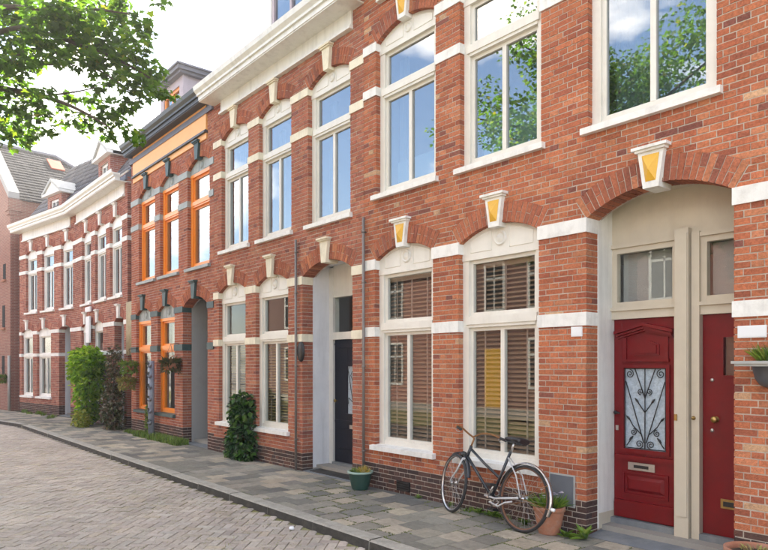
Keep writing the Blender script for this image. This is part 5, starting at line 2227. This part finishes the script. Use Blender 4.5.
# ------------------------------------------------------------------ bicycle
def bicycle():
    B = empty('bicycle', (-4.235, -.40, .02))
    tag(B, 'old black step-through bicycle with rusty chrome parts leaning on the wall', 'bicycle')
    # local axes: +x forward, +y left (towards the street), z up
    head = math.atan2(.10, -1.14)        # heading direction in world
    M = Matrix.Rotation(head, 4, 'Z')
    lean = Matrix.Rotation(R(9.5), 4, 'X')   # leans to its right, towards the wall
    T = M @ lean
    B.matrix_world = Matrix.Translation((-4.235, -.40, .02)) @ T
    RW = .345
    WB_ = 1.13
    n = 40

    def wheel(center, steer, name, rim_mt):
        Mx = Matrix.Translation(center) @ Matrix.Rotation(steer, 4, 'Z')
        m = MB()
        ty = .0185
        prof = []
        for k in range(9):
            a = 2 * math.pi * k / 8
            prof.append((RW - ty + ty * math.cos(a), ty * math.sin(a)))
        m.lathe(prof, n=n, axis='y')
        m.xform(Mx)
        w = m.build(name, 'rubber', B)
        m = MB()
        m.lathe([(RW - .034, -.013), (RW - .024, -.015), (RW - .03, 0), (RW - .024, .015), (RW - .034, .013), (RW - .044, .006), (RW - .044, -.006), (RW - .034, -.013)], n=n, axis='y')
        m.xform(Mx)
        m.build('rim', rim_mt, w)
        m = MB()
        m.lathe([(.001, -.05), (.008, -.05), (.008, -.034), (.028, -.03), (.028, -.026), (.016, -.022), (.016, .022), (.028, .026), (.028, .03), (.008, .034), (.008, .05), (.001, .05)], n=14, axis='y')
        m.xform(Mx)
        m.build('hub', 'chrome', w)
        m = MB()
        for k in range(32):
            a = 2 * math.pi * k / 32
            s = 1 if k % 2 else -1
            a2 = a + (.5 if k % 4 < 2 else -.5)
            m.tube([(.026 * math.cos(a2), s * .028, .026 * math.sin(a2)), ((RW - .04) * math.cos(a), 0, (RW - .04) * math.sin(a))], .0011, 4, caps=False)
        m.xform(Mx)
        m.build('spokes', 'chrome', w)
        return w, Mx

    rc = Vector((0, 0, RW))
    fc = Vector((WB_, 0, RW))
    # steering axis: from the fork ends up to the head
    axd = Vector((-.36, 0, 1)).normalized()
    head_lo = Vector((WB_ - .20, 0, .66))
    head_hi = head_lo + axd * .14
    STEER = R(-17)
    S = Matrix.Translation(head_lo) @ Matrix.Rotation(STEER, 4, axd) @ Matrix.Translation(-head_lo)
    wheel(rc, 0, 'wheel', 'rusty_rim')
    fcs = S @ fc
    wheel(fcs, STEER, 'wheel', 'chrome')
    # frame: twin down-swept tubes, seat tube, stays
    bb = Vector((.46, 0, .285))
    seat_top = bb + Vector((-.20, 0, .52))
    seat_mid = bb + (seat_top - bb) * .42
    m = MB()
    m.tube([head_lo + axd * .02, bb + Vector((.01, 0, .01))], .0165, 10)
    m.tube([head_hi - axd * .02, head_hi + (seat_mid - head_hi) * .5 + Vector((0, 0, -.02)), seat_mid], .0150, 10)
    m.tube([bb, seat_top], .0160, 10)
    m.tube([head_lo - axd * .015, head_hi + axd * .01], .019, 12)
    m.tube([bb + Vector((0, -.035, 0)), bb + Vector((0, .035, 0))], .022, 12)
    for s in (-1, 1):
        m.tube([bb + Vector((-.02, s * .02, 0)), rc + Vector((.12, s * .05, -.01)), rc + Vector((0, s * .055, 0))], .009, 8)
    m.build('frame', 'bike_black', B)
    m = MB()
    for s in (-1, 1):
        m.tube([seat_top + Vector((.01, s * .015, -.07)), rc + Vector((.10, s * .05, .22)), rc + Vector((0, s * .055, 0))], .0075, 8)
    m.build('seat_stay', 'silver_paint', B)
    m = MB()
    m.tube([seat_top - Vector((0, 0, .02)), seat_top + Vector((-.045, 0, .115))], .0125, 10)
    m.build('seat_post', 'chrome', B)
    # saddle
    sc = seat_top + Vector((-.05, 0, .135))
    m = MB()
    rings = [(-.135, .075, -.012, .04), (-.12, .098, 0.0, .05), (-.07, .105, .006, .052), (-.01, .075, .004, .046), (.05, .038, .004, .04), (.11, .027, .002, .036), (.145, .018, -.008, .026)]
    nn = 12
    for (x, w, z, d) in rings:
        for k in range(nn):
            a = 2 * math.pi * k / nn
            yy, zz = w * math.cos(a), math.sin(a)
            zz = (.018 * zz if zz > 0 else d * zz) + z
            m.v.append((sc.x + x, sc.y + yy, sc.z + zz))
    for i in range(len(rings) - 1):
        for k in range(nn):
            k2 = (k + 1) % nn
            m.face((i * nn + k, i * nn + k2, (i + 1) * nn + k2, (i + 1) * nn + k), None, True)
    m.face(range(nn - 1, -1, -1))
    m.face(range((len(rings) - 1) * nn, len(rings) * nn))
    sad = m.build('saddle', 'saddle_leather', B)
    m = MB()
    for s in (-1, 1):
        pts = []
        for k in range(26):
            a = k * 1.25
            pts.append((sc.x - .09 + .016 * math.cos(a), sc.y + s * .055 + .016 * math.sin(a), sc.z - .055 + k * .0018))
        m.tube(pts, .0028, 5)
        m.tube([(sc.x - .1, sc.y + s * .03, sc.z - .055), (sc.x + .12, sc.y + s * .012, sc.z - .03)], .004, 6)
    m.build('saddle_spring', 'black_metal', sad)
    # fork, steered
    m = MB()
    for s in (-1, 1):
        m.tube([head_lo + Vector((.004, s * .045, -.02)), head_lo + (fc - head_lo) * .55 + Vector((-.015, s * .048, 0)), fc + Vector((-.02, s * .05, .05)), fc + Vector((0, s * .05, 0))], [.0125, .0105, .008, .008], 8)
    m.tube([head_lo + Vector((.004, -.05, -.02)), head_lo + Vector((.004, .05, -.02))], .014, 8)
    m.tube([head_lo - axd * .03, head_lo], .016, 10)
    m.xform(S)
    m.build('fork', 'silver_paint', B)
    # handlebar
    st = head_hi + axd * .10
    m = MB()
    m.tube([head_hi, st, st + Vector((.035, 0, .02))], .0115, 8)
    pts_r = []
    for s in (1, -1):
        c = st + Vector((.035, 0, .02))
        path = [c, c + Vector((.03, s * .06, .03)), c + Vector((.035, s * .14, .075)), c + Vector((.0, s * .23, .085)), c + Vector((-.09, s * .275, .06)), c + Vector((-.20, s * .285, .04))]
        # smooth
        for _ in range(2):
            q = [path[0]]
            for a, b in zip(path[:-1], path[1:]):
                q += [a.lerp(b, .25), a.lerp(b, .75)]
            q.append(path[-1])
            path = q
        m.tube(path, .0105, 8)
        pts_r.append((path[-9:], s))
    m.xform(S)
    hb = m.build('handlebar', 'rust', B)
    for path, s in pts_r:
        m = MB()
        e = path[-1] - path[-5]
        m.tube([path[-5], path[-1] + e.normalized() * .045], .0155, 10)
        m.xform(S)
        m.build('grip', 'rubber', hb)
        m = MB()
        c = path[-5] + Vector((.0, 0, -.01))
        m.tube([c + Vector((.05, 0, .0)), c + Vector((.0, 0, -.03)), c + Vector((-.08, 0, -.035))], .0045, 6)
        m.xform(S)
        m.build('brake_lever', 'chrome', hb)
    # headlamp
    m = MB()
    hc = head_lo + Vector((.085, 0, .03))
    m.lathe([(.001, -.05), (.022, -.045), (.036, -.01), (.040, .02), (.036, .026)], (hc.x, hc.y, hc.z), n=16, axis='x')
    m.tube([hc + Vector((-.05, 0, -.01)), head_lo + Vector((.015, 0, .03))], .007, 6)
    m.xform(S)
    hl = m.build('headlight', 'black_metal', B)
    m = MB()
    m.lathe([(.036, .026), (.02, .033), (.001, .035)], (hc.x, hc.y, hc.z), n=16, axis='x')
    m.xform(S)
    m.build('lens', 'steel', hl)

    # mudguards
    def guard(center, a0, a1, name, mt, X=None):
        m = MB()
        RG = RW + .022
        k_ = 24
        prof = [(-.026, -.012), (-.02, 0), (0, .006), (.02, 0), (.026, -.012), (.018, -.004), (0, .002), (-.018, -.004)]
        for i in range(k_ + 1):
            a = a0 + (a1 - a0) * i / k_
            for (y, dr) in prof:
                m.v.append((center.x + (RG + dr) * math.cos(a), y, center.z + (RG + dr) * math.sin(a)))
        np_ = len(prof)
        for i in range(k_):
            for k in range(np_):
                k2 = (k + 1) % np_
                m.face((i * np_ + k, i * np_ + k2, (i + 1) * np_ + k2, (i + 1) * np_ + k), None, True)
        if X is not None:
            m.xform(X)
        return m.build(name, mt, B)

    mg = guard(rc, R(15), R(200), 'mudguard', 'chrome')
    # angles are measured from forward (+x): the guard runs from above the seat tube back and down
    guard(fc, R(62), R(165), 'mudguard', 'bike_black', S)
    m = MB()
    RG = RW + .022
    for s in (-1, 1):
        for a in (R(150), R(188)):
            m.tube([rc + Vector((0, s * .06, 0)), (rc.x + RG * math.cos(a), s * .027, rc.z + RG * math.sin(a))], .0032, 6)
    m.build('mudguard_stay', 'rust', mg)
    m = MB()
    a = R(187)
    m.lathe([(.001, -.035), (.016, -.03), (.018, 0), (.014, .01)], (rc.x + (RG + .012) * math.cos(a), 0, rc.z + (RG + .012) * math.sin(a)), n=12, axis='x')
    m.build('rear_light', 'plate_white', B)
    # chain set
    m = MB()
    m.lathe([(.085, -.052), (.088, -.049), (.085, -.046), (.07, -.046), (.07, -.052), (.085, -.052)], (bb.x, 0, bb.z), n=26, axis='y')
    for k in range(5):
        a = k * 1.257
        m.tube([(bb.x, -.049, bb.z), (bb.x + .075 * math.cos(a), -.049, bb.z + .075 * math.sin(a))], .006, 5)
    cs = m.build('chainring', 'chrome', B)
    m = MB()
    for s, a in ((-1, R(-60)), (1, R(120))):
        e = bb + Vector((.165 * math.cos(a), s * .075, .165 * math.sin(a)))
        m.tube([bb + Vector((0, s * .06, 0)), e], .0095, 8)
        m.tube([bb + Vector((0, 0, 0)), bb + Vector((0, s * .07, 0))], .01, 8)
    ck = m.build('crank', 'chrome', B)
    for s, a in ((-1, R(-60)), (1, R(120))):
        e = bb + Vector((.165 * math.cos(a), s * .075, .165 * math.sin(a)))
        m = MB()
        m.box(e.x - .045, e.x + .045, min(e.y, e.y + s * .09), max(e.y, e.y + s * .09), e.z - .012, e.z + .012)
        m.build('pedal', 'rubber', ck)
    m = MB()
    for dz, rr in ((1, .085), (-1, .085)):
        m.tube([(bb.x, -.049, bb.z + dz * .085), (rc.x, -.049, rc.z + dz * .033)], .004, 5)
    m.build('chain', 'rust', B)
    # chain guard on the street side and a prop stand
    m = MB()
    m.tube([bb + Vector((.06, .052, .01)), bb + Vector((-.1, .056, .0)), rc + Vector((.02, .066, .0))], .011, 8)
    m.tube([bb + Vector((-.02, .05, -.05)), bb + Vector((-.18, .075, -.07)), rc + Vector((.2, .07, -.08)), rc + Vector((.10, .066, -.05))], .009, 8)
    m.build('prop_stand', 'silver_paint', B)


bicycle()


# ------------------------------------------------------------------ trees
LEAF_LOBES = [(0, 0), (.30, -.06), (.46, .16), (.30, .24), (.56, .52), (.24, .50), (0, 1.0), (-.24, .50), (-.56, .52), (-.30, .24), (-.46, .16), (-.30, -.06)]


def maple_leaf(m, p, d, up, s, col):
    d = d.normalized()
    sd_ = d.cross(up)
    if sd_.length < 1e-4:
        sd_ = d.orthogonal()
    sd_.normalize()
    n = sd_.cross(d)
    b = len(m.v)
    for x, y in LEAF_LOBES:
        m.v.append(tuple(p + sd_ * (x * s) + d * (y * s) + n * (-abs(x) * s * .18 - y * y * s * .12)))
    k = len(LEAF_LOBES)
    m.face((b, b + 1, b + 2, b + 3, b + 5), col)
    m.face((b + 3, b + 4, b + 5), col)
    m.face((b, b + 5, b + 6, b + 7), col)
    m.face((b, b + 7, b + 9, b + 10, b + 11), col)
    m.face((b + 7, b + 8, b + 9), col)


PAL_MAPLE = [(4, (0.039, 0.086, 0.012)), (3, (0.055, 0.109, 0.014)), (3, (0.027, 0.058, 0.011)), (1.0, (0.094, 0.140, 0.017)), (.1, (0.140, 0.133, 0.023))]


def crown_clusters(m, clusters, leaf, dens, seed, pal=PAL_MAPLE):
    r = random.Random(seed)
    for (x, y, z, rad) in clusters:
        for _ in range(max(4, int(dens * rad * rad))):
            d = rdir(r)
            q = r.random() ** .45
            p = Vector((x, y, z)) + Vector((d.x * rad * q, d.y * rad * q, d.z * rad * q * .8))
            dd = Vector((d.x, d.y, -.5)) + rdir(r) * .8
            maple_leaf(m, p, dd, Vector((0, 0, 1)) + rdir(r) * .45, leaf * r.uniform(.6, 1.15), pick(pal, r))


def limb(m, pts, r0, r1, n=7):
    P = [Vector(p) for p in pts]
    for _ in range(2):
        q = [P[0]]
        for a, b in zip(P[:-1], P[1:]):
            q += [a.lerp(b, .25), a.lerp(b, .75)]
        q.append(P[-1])
        P = q
    k = len(P)
    m.tube(P, [r0 + (r1 - r0) * i / (k - 1) for i in range(k)], n)


def street_tree(loc, label, seed, over=None, big=1.0, dens=120):
    r = random.Random(seed)
    root = empty('street_tree', loc)
    tag(root, label, 'tree', 'street trees')
    t = MB()
    limb(t, [(0, 0, -.1), (.05, .03, 1.5), (-.05, .08, 3.2), (.05, .1, 4.8), (.0, .1, 7.5)], .24, .06, 10)
    cl_ = []
    for k in range(15):
        a = k * 2.4 + r.uniform(-.3, .3)
        z = 4.0 + k * .32
        ln = (3.6 - abs(z - 6.2) * .45) * r.uniform(.8, 1.1) * big
        e = Vector((ln * math.cos(a), ln * math.sin(a), z + ln * .45))
        limb(t, [(0, .08, z), (e.x * .4, e.y * .4, z + ln * .28), (e.x, e.y, e.z)], .075, .012, 6)
        for f in (.45, .7, .95):
            for q in range(3):
                cl_.append((e.x * f + r.uniform(-.7, .7), e.y * f + r.uniform(-.7, .7), z + ln * .45 * f + r.uniform(-.4, .7), r.uniform(.5, .85)))
    for q in range(14):
        cl_.append((r.uniform(-1.5, 1.5), r.uniform(-1.5, 1.5), r.uniform(7.2, 9.2), r.uniform(.6, .9)))
    c = MB()
    crown_clusters(c, cl_, .105, dens, seed)
    if over:
        for path, r0, r1 in over[0]:
            limb(t, [tuple(Vector(p) - Vector(loc)) for p in path], r0, r1)
        crown_clusters(c, [(x - loc[0], y - loc[1], z - loc[2], rd) for x, y, z, rd in over[1]], .078, over[2], seed + 1)
    t.build('trunk', 'bark', root)
    c.build('crown', 'leaf', root)
    return root


# the bough that reaches over the street: leaf clusters (x, y, z, radius) and limbs
BOUGH_LEAVES = [ (-7.94, -4.41, 5.59, 0.32), (-7.79, -4.25, 5.48, 0.3), (-6.64, -4.26, 5.03, 0.26), (-6.53, -4.08, 5.06, 0.24), (-7.16, -3.67, 5.45, 0.25), (-6.91, -3.52, 5.37, 0.19), (-7.55, -4.39, 5.07, 0.25), (-6.98, -4.28, 4.91, 0.23), (-7.15, -4.01, 5.09, 0.24), (-6.99, -3.82, 5.06, 0.24), (-6.82, -3.65, 5.03, 0.22), (-6.26, -3.64, 4.8, 0.17), (-6.47, -3.47, 5.13, 0.12), (-6.45, -3.5, 4.76, 0.15), (-6.71, -3.31, 4.77, 0.16), (-6.93, -3.14, 4.74, 0.14), (-6.82, -3.08, 4.63, 0.1), (-6.73, -3.6, 4.79, 0.2), (-6.75, -3.79, 4.74, 0.18), (-6.69, -3.99, 4.7, 0.17), (-6.56, -4.2, 4.59, 0.11), (-6.82, -4.52, 4.55, 0.19), (-7.19, -4.28, 4.75, 0.12), (-6.43, -3.6, 4.51, 0.16), (-6.43, -3.51, 4.41, 0.14), (-7.14, -3.55, 4.76, 0.13), (-7.45, -4.5, 4.48, 0.18), (-7.38, -4.36, 4.52, 0.14), (-6.92, -4.31, 4.33, 0.13), (-6.61, -4.27, 4.27, 0.08), (-7.2, -4.51, 4.17, 0.16), (-6.87, -4.4, 4.13, 0.14), (-7.17, -4.19, 4.27, 0.1), (-7.95, -4.36, 4.22, 0.19), (-7.45, -4.27, 4.13, 0.16), (-6.79, -4.25, 3.97, 0.08), (-7.48, -3.96, 4.47, 0.08), (-7.32, -3.92, 4.55, 0.09), (-7.2, -3.88, 4.3, 0.12), (-7.29, -3.71, 4.56, 0.12), (-7.1, -3.71, 4.29, 0.12), (-7.19, -3.78, 4.19, 0.08), (-6.6, -3.74, 4.25, 0.12), (-7.19, -3.48, 4.35, 0.12), (-7.24, -3.56, 4.22, 0.1), (-6.26, -3.64, 3.95, 0.09), (-6.81, -3.37, 4.08, 0.07), (-7.07, -3.75, 4.6, 0.1), (-6.59, -3.57, 4.33, 0.1), (-6.71, -3.61, 5.39, 0.1), (-6.43, -3.33, 5.36, 0.06), (-6.79, -3.09, 5.62, 0.05), (-6.5, -3.4, 5.03, 0.08), (-7.43, -3.99, 4.29, 0.07), (-7.26, -4.54, 4.62, 0.12) ]
BOUGH_LEAVES += [(-8.44, -5.65, 5.31, 0.27), (-7.55, -5.7, 4.67, 0.26), (-7.66, -5.7, 4.61, 0.25), (-7.55, -5.73, 4.3, 0.29), (-7.68, -5.66, 4.14, 0.25), (-7.7, -5.61, 4.49, 0.28), (-8.63, -5.55, 4.62, 0.2), (-8.24, -5.5, 4.17, 0.22), (-7.55, -5.5, 5.19, 0.22), (-7.3, -5.45, 4.78, 0.22), (-7.94, -5.46, 4.73, 0.26), (-7.32, -5.44, 3.93, 0.18), (-7.66, -5.31, 5.31, 0.19), (-7.43, -5.31, 4.5, 0.29), (-7.65, -5.32, 4.34, 0.19), (-8.17, -5.25, 4.42, 0.29), (-7.82, -5.13, 5.1, 0.29), (-7.52, -5.23, 4.72, 0.19), (-8.38, -5.19, 4.5, 0.3), (-7.54, -5.1, 5.2, 0.28), (-7.57, -5.12, 4.87, 0.18), (-8.07, -5.07, 4.84, 0.29), (-8.02, -5.08, 4.6, 0.2), (-7.38, -5.09, 4.0, 0.28), (-7.47, -4.94, 5.2, 0.24), (-7.44, -4.99, 4.98, 0.3), (-7.67, -4.92, 4.83, 0.19), (-7.82, -4.85, 4.62, 0.27), (-7.74, -4.89, 4.21, 0.22), (-7.16, -4.84, 5.09, 0.26), (-7.92, -4.72, 5.22, 0.18), (-7.1, -4.83, 4.62, 0.28), (-7.78, -4.78, 4.56, 0.27), (-7.2, -4.79, 4.05, 0.26), (-8.73, -8.5, 5.04, 0.27), (-8.66, -8.07, 5.23, 0.36), (-9.37, -7.4, 5.1, 0.35), (-8.73, -6.36, 5.16, 0.36), (-8.96, -5.35, 5.18, 0.28), (-8.88, -7.99, 4.97, 0.28), (-9.0, -5.57, 4.62, 0.28), (-8.66, -5.44, 5.13, 0.34), (-8.34, -6.51, 4.89, 0.29), (-9.23, -6.26, 4.85, 0.26), (-9.37, -7.24, 4.81, 0.34), (-8.86, -8.54, 5.38, 0.35), (-9.18, -6.36, 5.08, 0.39), (-9.07, -8.64, 5.47, 0.25), (-8.6, -5.45, 4.57, 0.34), (-9.26, -8.3, 4.67, 0.29), (-9.3, -8.05, 5.5, 0.34), (-8.27, -6.09, 4.9, 0.3), (-9.2, -8.76, 4.97, 0.27), (-9.03, -7.52, 5.34, 0.37), (-8.58, -5.47, 5.52, 0.37), (-8.98, -6.38, 5.59, 0.29), (-8.99, -7.12, 5.12, 0.36), (-8.41, -5.8, 5.04, 0.3), (-8.75, -6.24, 4.83, 0.36), (-9.42, -7.46, 4.95, 0.39)]
BOUGH_LIMBS = [
    ( [(-9.3, -8.9, 4.4), (-7.84, -5.0, 4.99), (-7.45, -4.54, 5.07), (-7.29, -4.35, 5.12), (-7.16, -4.19, 5.06), (-6.94, -3.93, 4.94), (-6.68, -3.62, 4.79), (-6.49, -3.39, 4.61)] , 0.042 , 0.008 ),
    ( [(-9.3, -8.9, 4.4), (-7.84, -5.0, 4.77), (-7.45, -4.54, 4.78), (-7.26, -4.31, 4.76), (-7.08, -4.09, 4.74)] , 0.042 , 0.006 ),
    ( [(-9.3, -8.9, 4.4), (-7.84, -5.0, 4.59), (-7.45, -4.54, 4.51), (-7.2, -4.23, 4.44), (-7.04, -4.04, 4.36), (-6.88, -3.85, 4.24), (-6.75, -3.69, 4.11)] , 0.042 , 0.005 ),
    ( [(-9.3, -8.9, 4.4), (-7.77, -4.92, 5.19), (-7.45, -4.54, 5.34), (-7.2, -4.23, 5.29), (-6.88, -3.85, 5.31), (-6.62, -3.54, 5.25)] , 0.042 , 0.006 ),
    ( [(-7.32, -4.39, 5.09), (-7.16, -4.19, 4.89), (-6.94, -3.93, 4.79), (-6.73, -3.68, 4.61), (-6.61, -3.53, 4.47)] , 0.02 , 0.005 ),
    ( [(-7.39, -4.46, 4.78), (-7.29, -4.35, 4.89), (-7.23, -4.27, 4.91)] , 0.018 , 0.005 ),
    ( [(-7.16, -4.19, 4.43), (-6.97, -3.96, 4.47), (-6.84, -3.81, 4.51)] , 0.012 , 0.004 ),
]

street_tree((-9.3, -9.0, 0), 'large maple across the street whose leafy bough hangs over the road', 5, (BOUGH_LIMBS, BOUGH_LEAVES, 3000), dens=430)


# ------------------------------------------------------------------ added to imitate glare over the far houses: thin haze round the whole street
hm = bpy.data.materials.new('glare_haze')
hm.use_nodes = True
hn = hm.node_tree
hn.nodes.clear()
ho = hn.nodes.new('ShaderNodeOutputMaterial')
hv = hn.nodes.new('ShaderNodeVolumePrincipled')
hv.inputs['Color'].default_value = (1.0, 0.97, 0.95, 1)
hv.inputs['Density'].default_value = GLARE_HAZE
hv.inputs['Anisotropy'].default_value = 0.3
hn.links.new(hv.outputs[0], ho.inputs['Volume'])
MATS['glare_haze'] = hm
m = MB()
m.box(-152, 152, -152, 152, -1.2, 14.0)
tag(m.build('glare_haze', 'glare_haze'), kind='stuff')
